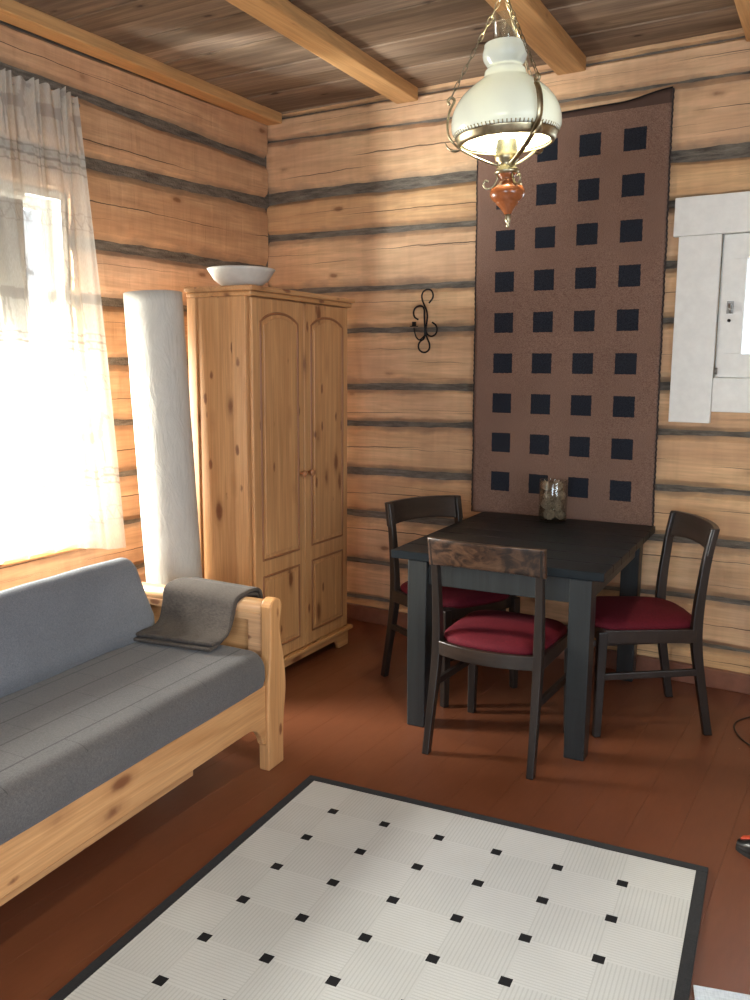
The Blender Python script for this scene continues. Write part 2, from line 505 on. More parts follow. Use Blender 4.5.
# pine beams (trim): left edge x at the back wall, lean of the beam in plan
def beam(name, xl, w, lean, z0, label):
    mb = MB()
    ye = wallY(xl) - .012; L = ye - YF
    a = [(xl, ye), (xl + w, ye), (xl + w - lean * L, YF), (xl - lean * L, YF)]
    v = [(p[0], p[1], z) for z in (z0, ZC + .004) for p in a]
    mb.add(v, [(0, 1, 2, 3), (7, 6, 5, 4), (0, 4, 5, 1), (1, 5, 6, 2), (2, 6, 7, 3), (3, 7, 4, 0)])
    return tag(mb.build(name, M['beam'], bevel=.006, fix=True), label, None, None, 'structure')
beam('trim_1', XL + .004, .105, .0, 2.895, 'pine ceiling beam along the left wall')
beam('trim_2', -2.385, .13, -.045, 2.888, 'second pine ceiling beam from the left')
beam('trim_3', -1.487, .14, -.04, 2.888, 'third pine ceiling beam, beside the lamp')
beam('trim_4', -.64, .135, -.035, 2.888, 'rightmost pine ceiling beam')

# baseboards
mb = MB()
v = []
P = [(XL + .03, .045), (XR, .045), (XR, 0), (XL + .03, 0)]
v = [(x, wallY(x) - .006 - d, z) for z in (0, .092) for x, d in ((XL + .03, .03), (XR - .03, .03), (XR - .03, 0), (XL + .03, 0))]
mb.add(v, [(0, 3, 2, 1), (4, 5, 6, 7), (0, 1, 5, 4), (1, 2, 6, 5), (2, 3, 7, 6), (3, 0, 4, 7)])
base_mat = plain('baseboard_paint', (.22, .092, .058), .35, 0, .1, 20, .15)
tag(mb.build('baseboard_back', base_mat, bevel=.005), 'red brown painted baseboard', None, None, 'structure')
mb = MB(); mb.box(XL + .005, XL + .035, YF, 4.25, 0, .09)
tag(mb.build('baseboard_left', base_mat, bevel=.005), 'red brown painted baseboard', None, None, 'structure')

# ------------------------------------------------------------------ windows
M['pane'] = thin_glass('window_glass', (.97, .99, 1.), .06)
def rect_frame(mb, P, u0, u1, z0, z1, w, d0, d1, mat=0):
    for a, b, c, e in ((u0, u1, z0, z0 + w), (u0, u1, z1 - w, z1), (u0, u0 + w, z0 + w, z1 - w), (u1 - w, u1, z0 + w, z1 - w)):
        v = [P(u, d, z) for z in (c, e) for u, d in ((a, d0), (b, d0), (b, d1), (a, d1))]
        mb.add(v, [(0, 3, 2, 1), (4, 5, 6, 7), (0, 1, 5, 4), (1, 2, 6, 5), (2, 3, 7, 6), (3, 0, 4, 7)], mat)
def slab(mb, P, u0, u1, z0, z1, d0, d1, mat=0):
    v = [P(u, d, z) for z in (z0, z1) for u, d in ((u0, d0), (u1, d0), (u1, d1), (u0, d1))]
    mb.add(v, [(0, 3, 2, 1), (4, 5, 6, 7), (0, 1, 5, 4), (1, 2, 6, 5), (2, 3, 7, 6), (3, 0, 4, 7)], mat)

def window(name, P, hole, mat, label, cross=True):
    r = empty(name, P((hole[0] + hole[1]) / 2, 0, hole[2])); inv = r.location.copy()
    Q = lambda u, d, z: tuple(Vector(P(u, d, z)) - inv)
    u0, u1, z0, z1 = hole
    mb = MB(); rect_frame(mb, Q, u0, u1, z0, z1, .03, -.17, -.03)
    mb.build('frame', mat, r, bevel=.003, fix=True)
    mb = MB(); rect_frame(mb, Q, u0 + .03, u1 - .03, z0 + .03, z1 - .03, .05, -.15, -.11)
    if cross:
        um = (u0 + u1) / 2
        slab(mb, Q, um - .03, um + .03, z0 + .08, z1 - .08, -.15, -.11)
    mb.build('sash', mat, r, bevel=.003, fix=True)
    mb = MB(); slab(mb, Q, u0 + .08, u1 - .08, z0 + .08, z1 - .08, -.133, -.129)
    mb.build('pane', M['pane'], r, fix=True)
    tag(r, label, None, None, 'structure')
    return r, Q
PLF = lambda u, d, z: (XL + d, u, z)
w1, Q1 = window('window_1', PLF, WIN1, M['white'], 'bright window behind the sheer curtain')
mb = MB(); slab(mb, Q1, WIN1[0] - .06, WIN1[1] + .06, WIN1[2] - .028, WIN1[2] + .002, -.05, .045)
mb.build('sill', M['pine_y'], w1, bevel=.006, fix=True)
PBK = lambda u, d, z: (u + WSH, wallY(u + WSH) - d, z)
w2, Q2 = window('window_2', PBK, WIN2, M['white'], 'white framed window right of the wall hanging', False)
mb = MB(); slab(mb, Q2, -.918, .42, 2.095, 2.266, .004, .034); mb.build('casing', M['white'], w2, bevel=.004, fix=True)
mb = MB(); slab(mb, Q2, -.893, -.707, 1.252, 2.094, .004, .032); mb.build('casing', M['white'], w2, bevel=.004, fix=True)
mb = MB(); slab(mb, Q2, .17, .36, 1.252, 2.094, .004, .032); mb.build('casing', M['white'], w2, bevel=.004, fix=True)
mb = MB(); slab(mb, Q2, -.706, .169, 1.305, 1.46, .004, .028); mb.build('casing', M['white'], w2, bevel=.004, fix=True)
# inner casement set almost flush with the wall
mb = MB(); rect_frame(mb, Q2, -.70, .15, 1.462, 2.092, .105, -.02, .014); mb.build('casement', M['white'], w2, bevel=.004, fix=True)
mb = MB(); slab(mb, Q2, -.595, .045, 1.567, 1.987, -.006, -.001); mb.build('pane', M['pane'], w2, fix=True)
mb = MB(); slab(mb, Q2, -.668, -.640, 1.745, 1.80, .014, .02)
mb.tube([Q2(-.655, .02, 1.785), Q2(-.655, .04, 1.785), Q2(-.65, .042, 1.745)], .006, 8)
mb.build('latch', M['steel'], w2, fix=True)
mb = MB(); mb.tube([Q2(-.655, .010, 1.715), Q2(-.655, .026, 1.715)], .007, 8); mb.build('screw', M['iron'], w2)
mb = MB(); mb.tube([Q2(-.697, .02, 1.475), Q2(-.697, .02, 1.505)], .007, 8); mb.build('hinge', M['steel'], w2)
PRT = lambda u, d, z: (XR - d, u, z)
window('window_3', PRT, WIN3, M['white'], 'window in the right wall')
PFR = lambda u, d, z: (u, YF + d, z)
window('window_4', PFR, WIN4, M['white'], 'window behind the camera')

# ------------------------------------------------------------------ curtain, rod, blind
def curtain_mat():
    N = NT('sheer_curtain')
    at = N.n('ShaderNodeAttribute', attribute_name='motif')
    fac = at.outputs['Fac']
    n = N.noise(N.coords((400, 400, 60)), 1, 2)
    base = N.mix(1., (.66, .62, .54), N.ramp(n, [(.3, .9), (.7, 1.06)]), 'MULTIPLY')
    col = N.mix(fac, base, (.30, .27, .235))
    df = N.n('ShaderNodeBsdfDiffuse'); N.t.links.new(col, df.inputs[0])
    tl = N.n('ShaderNodeBsdfTranslucent'); N.t.links.new(col, tl.inputs[0])
    m1 = N.n('ShaderNodeMixShader', i_Fac=.5) if False else N.n('ShaderNodeMixShader')
    m1.inputs[0].default_value = .09
    N.t.links.new(df.outputs[0], m1.inputs[1]); N.t.links.new(tl.outputs[0], m1.inputs[2])
    tr = N.n('ShaderNodeBsdfTransparent'); tr.inputs[0].default_value = (1, .98, .94, 1)
    m2 = N.n('ShaderNodeMixShader')
    N.t.links.new(N.math('SUBTRACT', .61, N.math('MULTIPLY', fac, -.3)), m2.inputs[0])
    N.t.links.new(tr.outputs[0], m2.inputs[1]); N.t.links.new(m1.outputs[0], m2.inputs[2])
    return N.done(m2.outputs[0])
M['curtain'] = curtain_mat()

def seg_d(p, a, b):
    px, py = p[0] - a[0], p[1] - a[1]; dx, dy = b[0] - a[0], b[1] - a[1]
    t = max(0, min(1, (px * dx + py * dy) / (dx * dx + dy * dy + 1e-12)))
    return math.hypot(px - dx * t, py - dy * t)
DEER = [((-.09, .13), (.07, .135), .024), ((.07, .14), (.10, .22), .012), ((.095, .225), (.135, .215), .011), ((.10, .23), (.085, .29), .004), ((.105, .23), (.11, .29), .004),
        ((-.09, .12), (-.10, .0), .007), ((-.075, .12), (-.06, .0), .007), ((.055, .12), (.05, .0), .006), ((.075, .12), (.09, .0), .006)]
def motif(u, z):
    m = 0.
    for zc in (2.36, 1.60, .98):
        d = abs(z - zc)
        if d < .006 or abs(d - .035) < .004: m = max(m, 1.)
        if d < .028 and d > .012 and (u * 28 % 1) < .4: m = max(m, .6)
    for zc in (2.12, 1.42, .80):                  # zigzag bands
        if abs(z - zc) < .035:
            t = abs((u * 16 % 1) - .5) * 2 * .05 - .025
            if abs((z - zc) - t) < .008 or abs(abs(z - zc) - .032) < .004: m = max(m, .7)
    for zc, off in ((1.66, .0), (1.04, .12), (2.42, .2)):     # antelopes in rows
        uu = (u + off) % .30 - .15; zz = z - zc
        if 0 < zz + .01 < .32:
            for a, b, r in DEER:
                if seg_d((uu, zz), a, b) < r: m = max(m, .8)
    return m

yC0, yC1, CX = 1.15, 2.775, XL + .135
ZCT, ZCB = 2.655, .675
NU, NV = 420, 300
mb = MB()
vals = []
def curt(s, t):
    z = ZCT + (ZCB - ZCT) * t
    a = s
    z -= .055 * t * sstep(.8, 1, s)
    y = yC0 + (yC1 + .175 * t - yC0) * a
    gather = math.exp(-t * 9)
    amp = (.017 + .012 * nz(s * 5.1)) * (1 - .45 * t * sstep(.6, 1, s))
    ph = s * 2 * PI * 12 + 1.6 * nz(s * 7, t * .8) + .5 * nz(s * 3, t * 2)
    xo = amp * math.sin(ph) + .007 * math.sin(ph * 2.3 + 1) * (1 - .5 * t) + gather * .017 * math.sin(s * 2 * PI * 38 + 2.5 * nz(s * 30))
    y += .012 * math.cos(ph) * (1 - .3 * t)
    zz = z + (.014 * nz(s * 33) + .006 * math.sin(s * 2 * PI * 38)) * max(0, 1 - t * 40)
    vals.append(motif(s * 2.6, z + .006 * math.sin(ph)))
    return (CX + xo, y, zz)
mb.grid(curt, NU, NV)
cur = mb.build('curtain', M['curtain'])
at = cur.data.attributes.new('motif', 'FLOAT', 'POINT'); at.data.foreach_set('value', vals)
tag(cur, 'sheer beige curtain with faint animal motifs hanging at the bright window', 'curtain')
mb = MB(); mb.tube([(CX - .03, 1.0, 2.625), (CX - .03, 2.79, 2.625)], .006, 10)
r0 = empty('curtain_rod', (0, 0, 0))
mb.build('rod', M['steel'], r0)
mb = MB(); mb.lathe([(.0, -.012), (.008, -.01), (.009, 0), (.008, .01), (0, .012)], 12, (0, 0, 0))
fin = mb.build('finial', M['steel'], r0); fin.location = (CX - .03, 2.802, 2.625); fin.rotation_euler = (PI / 2, 0, 0)
mb = MB(); mb.tube([(CX - .03, 2.79, 2.625), (XL, 2.79, 2.625)], .005, 8); mb.build('bracket', M['steel'], r0)
tag(r0, 'thin metal curtain rod above the window', 'curtain rod')

rb = empty('roller_blind', (XL - .06, 1.9, 2.2))
mb = MB(); mb.box(-.0012, .0012, -.62, .72, -.59, .02); mb.build('blind_fabric', fabric('blind_fabric', (.16, .16, .155), (.12, .12, .12), 500), rb)
mb = MB(); mb.tube([(0, -.62, .03), (0, .72, .03)], .02, 14); mb.build('roller', M['white'], rb)
mb = MB(); mb.box(-.006, .006, -.62, .72, -.605, -.58); mb.build('bottom_bar', M['steel'], rb, bevel=.002)
tag(rb, 'grey roller blind half lowered behind the sheer curtain', 'blind')

# ------------------------------------------------------------------ wardrobe (local x along the front, y into the cabinet)
WW, WD, WH = .845, .325, 1.845
wd = empty('wardrobe', (-2.422, 3.025, 0), rad(91.8))
tag(wd, 'knotty pine two door wardrobe with arched door panels in the corner', 'wardrobe')
mb = MB()
mb.box(0, .02, .0, WD, .0, 1.80); mb.box(WW - .02, WW, .0, WD, .0, 1.80)
mb.box(.02, WW - .02, WD - .01, WD, .06, 1.80); mb.box(.02, WW - .02, 0.0, WD - .01, .10, .12); mb.box(.02, WW - .02, 0, WD - .01, 1.78, 1.80)
mb.build('carcass', M['pine_z'], wd, bevel=.002)
mb = MB()   # front corner post strip on the side panel
mb.box(-.008, 0, .0, .075, .0, 1.80); mb.build('side_stile', M['pine_z'], wd, bevel=.003)
mb = MB(); mb.box(-.008, 0, WD - .05, WD, .0, 1.80); mb.build('side_stile', M['pine_z'], wd, bevel=.003)
mb = MB()
mb.box(-.022, WW + .03, -.046, WD + .005, 1.822, WH); mb.box(-.012, WW + .014, -.034, WD, 1.80, 1.822)
mb.build('cornice', M['pine_x'], wd, bevel=.007, seg=3)
mb = MB()
bf = [(0, 0), (.10, 0)]
bf += [(.10 + .05 * (1 - math.cos(a)), .0 + .05 * math.sin(a)) for a in [k * PI / 12 for k in range(1, 7)]]
bf += [(WW - .10 - .05 * (1 - math.cos(a)), .05 * math.sin(a)) for a in [k * PI / 12 for k in range(6, 0, -1)]]
bf += [(WW - .10, 0), (WW, 0), (WW, .085), (0, .085)]
mb.prism(bf, 'y', -.022, 0.0)
mb.box(-.02, WW + .02, -.04, 0.0, .085, .105)
mb.build('plinth', M['pine_x'], wd, bevel=.004, fix=True)
def arch_outline(x0, x1, z0, z1, arch, n=14):
    pts = [(x0, z0), (x1, z0), (x1, z1 - arch)]
    if arch:
        for k in range(1, n):
            t = k / n; pts.append((x1 + (x0 - x1) * t, z1 - arch + arch * (1 - abs(2 * t - 1) ** 2.3)))
        pts.append((x0, z1 - arch))
    else: pts = [(x0, z0), (x1, z0), (x1, z1), (x0, z1)]
    return pts
gr_mat = wood('pine_groove', (.33, .135, .05), (.25, .10, .036), PK, 'z', .45, .05, .3)
def door(xa, xb, knob_x):
    mb = MB(); mb.box(xa, xb, -.022, -.001, .11, 1.795)
    d = mb.build('door', M['pine_z'], wd, bevel=.004)
    for (z0, z1, ar) in ((.175, .535, 0), (.615, 1.735, .042)):
        o = arch_outline(xa + .058, xb - .055, z0, z1, ar)
        mb = MB()
        path = [(p[0], -.0215, p[1]) for p in o]
        dense = []
        for i, p in enumerate(path):
            q = path[(i + 1) % len(path)]
            m = max(1, int(math.dist(p, q) / .06))
            dense += [tuple(p[c] + (q[c] - p[c]) * k / m for c in range(3)) for k in range(m)]
        mb.tube(dense, .0065, 8, closed=True)
        mb.build('moulding', gr_mat, d)
        inn = arch_outline(xa + .080, xb - .077, z0 + .022, z1 - .02, ar * .9)
        mb = MB(); mb.prism(inn, 'y', -.028, -.021)
        mb.build('raised_panel', M['pine_z'], d, bevel=.004, fix=True)
    mb = MB(); mb.lathe([(.009, 0), (.008, .008), (.012, .014), (.0165, .02), (.017, .026), (.012, .032), (.0, .034)], 20)
    k = mb.build('knob', plain('knob_pine', (.42, .19, .085), .3, 0, 0, 30, .15), d)
    k.location = (knob_x, -.022, .985); k.rotation_euler = (PI / 2, 0, 0)
mid = WW * .5
door(.012, mid - .002, mid - .035); door(mid + .002, WW - .012, mid + .035)

# white bowl on the wardrobe
bw_ = empty('bowl', (-2.615, 3.235, WH), 0)
mb = MB()
mb.lathe([(0, .0), (.055, 0), (.06, .004), (.085, .014), (.125, .045), (.149, .082), (.157, .094), (.153, .096), (.143, .084), (.118, .05), (.08, .022), (.0, .014)], 48)
mb.build('bowl_body', plain('stone_white', (.64, .61, .54), .45, 0, .15, 14, .14), bw_)
tag(bw_, 'shallow off-white bowl on top of the pine wardrobe', 'bowl')

# ------------------------------------------------------------------ tall white paper floor lamp leaning in the corner
def paper():
    N = NT('rice_paper')
    n = N.noise(N.coords((26, 26, 9)), 1, 5, .65, .6)
    c = N.mix(1., (.545, .52, .465), N.ramp(n, [(.3, .92), (.7, 1.05)]), 'MULTIPLY')
    w = N.noise(N.coords((14, 14, 5)), 1, 4, .6, 1.5)
    return N.done(N.principled(c, .85, 0, N.bump(w, .5, .012), Specular_IOR_Level=.2))
fl = empty('floor_lamp', (-2.672, 2.835, 0), rot=(rad(0.5), rad(-3.0), 0))
mb = MB()
R_ = .124
prof = [(R_ * (1 + .012 * nz(z * 9, 2)), z) for z in [.02 + k * 1.79 / 40 for k in range(41)]]
inner = [(r - .003, z) for r, z in reversed(prof)]
mb.lathe(prof + inner, 48, closed=True)
mb.build('lamp_shade', paper(), fl)
mb = MB(); mb.lathe([(0, 0), (.125, 0), (.125, .02), (.02, .026), (.012, .035), (.012, 1.2), (0, 1.2)], 24); mb.build('base', M['steel'], fl)
tag(fl, 'tall white paper cylinder floor lamp leaning beside the wardrobe', 'floor lamp')

# ------------------------------------------------------------------ sofa (root at the right front post)
sf = empty('sofa', (-1.875, 2.482, 0), rad(5.0))
tag(sf, 'pine frame sofa with charcoal quilted seat and back cushion paled by painted haze', 'sofa')
def arc_pts(c, r, a0, a1, n=8): return [(c[0] + r * math.cos(rad(a0 + (a1 - a0) * k / n)), c[1] + r * math.sin(rad(a0 + (a1 - a0) * k / n))) for k in range(n + 1)]
def post_poly():
    R = smooth_path([(.053, 0, 0), (.056, .164, 0), (.074, .29, 0), (.064, .40, 0), (.040, .50, 0), (.034, .555, 0), (.050, .606, 0)], 5)
    right = [(p.x, p.y) for p in R]
    top = arc_pts((.010, .614), .040, 8, 165, 10)
    left = [(-.030, .585), (-.032, .45), (-.045, .35), (-.052, .2), (-.052, 0)]
    return right + top + left
def sofa_arm(yoff):
    mb = MB(); poly = [(y + yoff, z) for y, z in post_poly()]
    mb.prism(poly, 'x', -.045, 0); mb.build('front_post', M['pine_z'], sf, bevel=.006, fix=True)
    mb = MB(); mb.prism([(yoff - .045, 0), (yoff + .05, 0), (yoff + .05, .62), (yoff - .03, .62)], 'x', -.83, -.785); mb.build('rear_post', M['pine_z'], sf, bevel=.005, fix=True)
    mb = MB(); mb.box(-.785, -.045, yoff - .012, yoff + .012, .20, .59); mb.box(-.785, -.045, yoff - .024, yoff + .024, .565, .595)
    mb.box(-.105, -.045, yoff - .024, yoff + .02, .2, .57)
    mb.build('arm_panel', M['pine_x'], sf, bevel=.003)
    mb = MB(); mb.tube([(-.80, yoff + .008, .610), (-.04, yoff + .008, .610)], .033, 20); mb.build('arm_rail', M['pine_x'], sf)
sofa_arm(0.0); sofa_arm(-2.06)
mb = MB()
brk = [(-2.01, .195), (-.17, .195)] + [(-.17 + .10 * math.sin(a), .195 - .0 - .10 * (1 - math.cos(a))) for a in [k * PI / 16 for k in range(1, 8)]] + [(-.052, .10), (-.052, .335), (-2.01, .335)]
mb.prism(brk, 'x', -.038, -.012); mb.build('front_rail', M['pine_y'], sf, bevel=.004, fix=True)
mb = MB(); mb.box(-.80, -.775, -2.0, -.05, .2, .62); mb.build('back_frame', M['pine_y'], sf, bevel=.004)
mb = MB(); mb.box(-.10, -.065, -2.0, -.42, .135, .20); mb.build('lower_rail', M['pine_y'], sf, bevel=.004)
mb = MB()
for k in range(14): mb.box(-.775, -.038, -1.95 + k * .138, -1.89 + k * .138, .30, .322)
mb.build('slats', M['pine_x'], sf, bevel=.002)

def sofa_fabric(name, col, dark, grid):
    N = NT(name)
    w1 = N.noise(N.coords((800, 120, 800)), 1, 2); w2 = N.noise(N.coords((120, 800, 120)), 1, 2)
    w = N.math('MULTIPLY', N.math('ADD', w1, w2), .5)
    b = N.noise(N.coords((4, 4, 4)), 1, 4)
    c = N.mix(N.ramp(w, [(.4, 0.), (.6, 1.)]), dark, col)
    c = N.mix(1., c, N.ramp(b, [(.3, .9), (.7, 1.08)]), 'MULTIPLY')
    h = w
    if grid:
        xyz = N.n('ShaderNodeSeparateXYZ'); N.t.links.new(N.coords((1, 1, 1)), xyz.inputs[0])
        def line(s, step, off, width):
            fr = N.math('FRACT', N.math('ADD', N.math('DIVIDE', s, step), off))
            return N.math('LESS_THAN', N.math('ABSOLUTE', N.math('SUBTRACT', fr, .5)), width / step)
        lx = N.math('MULTIPLY', line(xyz.outputs[0],   .118, .35, .0030), N.math('GREATER_THAN', xyz.outputs[2], .43))
        row = N.math('MULTIPLY', N.math('FLOOR', N.math('ADD', N.math('DIVIDE', xyz.outputs[0], .118), .85)), .5)
        ly = N.math('MULTIPLY', line(xyz.outputs[1], .27, row, .0017), N.math('GREATER_THAN', xyz.outputs[2], .45))
        ly = N.math('MULTIPLY', ly, .6)
        ln = N.math('MAXIMUM', lx, ly)
        c = N.mix(N.math('MULTIPLY', ln, .8), c, [x * .25 for x in dark])
        h = N.math('SUBTRACT', w, N.math('MULTIPLY', ln, 2.))
    return N.done(N.principled(c, .9, 0, N.bump(h, .3, .003), Sheen_Weight=.25, Specular_IOR_Level=.2))
M['seat_cloth'] = sofa_fabric('charcoal_quilt', (.112, .104, .106), (.066, .062, .065), True)
M['back_cloth'] = sofa_fabric('hazed_cover', (.165, .175, .202), (.112, .120, .140), False)  # same cloth as the seat, window haze painted in as a paler, bluer grey

def rounded_sweep(mb, prof, y0, y1, round_end=.035, n_end=5, ny=30, wob=.004, seed=0):
    """closed profile (x, z) swept along y, ends shrunk round"""
    cx = sum(p[0] for p in prof) / len(prof); cz = sum(p[1] for p in prof) / len(prof)
    st = []
    for k in range(n_end): a = PI / 2 * k / n_end; st.append((y0 + round_end * (1 - math.sin(a)), 1, math.cos(a)))
    ys = []
    for k in range(n_end + 1):
        a = PI / 2 * k / n_end; ys.append((y0 + round_end * (1 - math.cos(a)), round_end * (1 - math.sin(a))))
    for k in range(1, ny): ys.append((y0 + round_end + (y1 - y0 - 2 * round_end) * k / ny, 0))
    for k in range(n_end, -1, -1):
        a = PI / 2 * k / n_end; ys.append((y1 - round_end * (1 - math.cos(a)), round_end * (1 - math.sin(a))))
    n = len(prof); v = []
    for y, ins in ys:
        for x, z in prof:
            dx, dz = cx - x, cz - z; L = math.hypot(dx, dz) or 1
            w = wob * nz(y * 4, x * 6 + seed, z * 6)
            v.append((x + dx / L * min(ins + w, L * .9), y, z + dz / L * min(ins + w, L * .9)))
    f = []
    for i in range(len(ys) - 1):
        for k in range(n):
            k2 = (k + 1) % n; f.append((i * n + k, i * n + k2, (i + 1) * n + k2, (i + 1) * n + k))
    f.append(tuple(reversed(range(n)))); f.append(tuple(range((len(ys) - 1) * n, len(ys) * n)))
    mb.add(v, f, 0, True)
# seat mattress: boxy with rounded front edge
pr = [(-.76, .325), (-.025, .325), (-.006, .34), (.004, .37), (.004, .40)] + arc_pts((-.062, .402), .066, 0, 90, 7) + [(-.16, .472), (-.3, .474), (-.45, .474), (-.6, .472), (-.74, .47), (-.765, .45)]
pr = [(p[0], p[1]) for p in reversed(pr)]
mb = MB(); rounded_sweep(mb, pr, -1.98, -.062, .02, 4, 50, .005, 3)
mb.build('seat_mattress', M['seat_cloth'], sf, fix=True)
# back cushion leaning on the frame
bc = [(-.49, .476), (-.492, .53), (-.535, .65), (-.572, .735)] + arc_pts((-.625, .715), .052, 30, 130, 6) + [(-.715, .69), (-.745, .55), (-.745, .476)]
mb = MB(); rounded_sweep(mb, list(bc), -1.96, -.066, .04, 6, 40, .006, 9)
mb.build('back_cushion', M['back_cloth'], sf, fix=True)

# throw folded over the sofa arm (world coordinates around the arm)
def throw():
    r = empty('throw_blanket', (-2.14, 2.47, .47)); inv = r.location.copy()
    mat = fabric('taupe_wool', (.088, .072, .062), (.052, .042, .037), 500, .95, .12, .05)
    def layer(name, x0, x1, off, end, back, seed):
        # path in (y, z) : back side of the arm, over the top, down to the seat, out on the seat
        base = [(2.565 + off, back), (2.565 + off, .58), (2.556 + off, .63 + off), (2.52, .643 + off), (2.475, .6495 + off), (2.424 - off, .636 + off), (2.408 - off, .60), (2.38 - off, .54), (2.34 - off, .503 + off * .6), (2.30, .490 + off), (end, .487 + off)]
        P = smooth_path([(0, a, b) for a, b in base], 5)
        mb = MB(); n = len(P) - 1
        def fn(s, t):
            p = P[min(n, int(round(t * n)))]
            x = x0 + (x1 - x0) * s
            k = sstep(.45, 1, t)
            x += .02 * nz(t * 2.5, seed, s) - .075 * k * (1 - s) * 0 - .006 * k + .012 * nz(t * 6, s * 2, seed)
            w = (.010 * nz(s * 4, t * 2, seed) + .006 * nz(s * 9 + 3, t * 5, seed)) * (.3 + k)
            y = p.y - abs(w) * .9 + .02 * k * s * 0
            if t > .8: y += .05 * sstep(.8, 1, t) * (s - .5)
            return Vector((x, y, max(p.z + abs(w) * .5, .483 + off * .5))) - inv
        mb.grid(fn, 40, n)
        o = mb.build(name, mat, r)
        md = o.modifiers.new('solid', 'SOLIDIFY'); md.thickness = .013; md.offset = 0
        s2 = o.modifiers.new('sub', 'SUBSURF'); s2.levels = 1; s2.render_levels = 1
    layer('under_fold', -2.335, -2.01,     .0, 2.255, .46, 1.7)
    layer('upper_fold', -2.34, -2.0, .016, 2.27, .50, 5.2)
    tag(r, 'taupe folded blanket draped over the sofa armrest beside the wardrobe', 'blanket')
throw()

# ------------------------------------------------------------------ dining table
tb = empty('dining_table', (-1.305, 3.635, 0), rad(3.2))
tag(tb, 'black stained plank dining table against the wall hanging', 'table')
TW, TD, TZ = .875, 1.105, .752
mb = MB(); nb = 6
for k in range(nb):
    x0 = -TW / 2 + .075 + (TW - .15) * k / nb; x1 = -TW / 2 + .075 + (TW - .15) * (k + 1) / nb
# planks run across the table, a narrow end board each side
nb = 7
for k in range(nb):
    y0 = -TD / 2 + TD * k / nb; y1 = y0 + TD / nb
    mb.box(-TW / 2, TW / 2, y0 + .0012, y1 - .0012, TZ - .034, TZ)
mb.build('tabletop', wood('black_planks', (.010, .014, .018), (.006, .008, .011), (.007, .008, .009), 'x', .38, .15, .3, across=24, spec=.2), tb, bevel=.0035)
ins = .045; lw = .085
for sx in (-1, 1):
    for sy in (-1, 1):
        cx = sx * (TW / 2 - (ins if sx > 0 else ins + .028) - lw / 2); cy = sy * (TD / 2 - (ins if sy > 0 else .010) - lw / 2)
        mb = MB(); mb.sweep_rect([(cx, cy, 0, .92), (cx, cy, .3, .98), (cx, cy, TZ - .036, 1)], lw, lw)
        mb.build('leg', M['black_z'], tb, bevel=.004)
a = TW / 2 - ins - lw; b = TD / 2 - ins - lw
for (x0, x1, y0, y1) in ((-a + .028, a, -TD / 2 + .03, -TD / 2 + .052), (-a + .028, a, TD / 2 - ins - .042, TD / 2 - ins - .02), (-TW / 2 + ins + .048, -TW / 2 + ins + .07, -b - .035, b), (TW / 2 - ins - .042, TW / 2 - ins - .02, -b - .035, b)):
    mb = MB(); mb.box(x0, x1, y0, y1, TZ - .135, TZ - .036); mb.build('apron', M['black_z'], tb, bevel=.003)

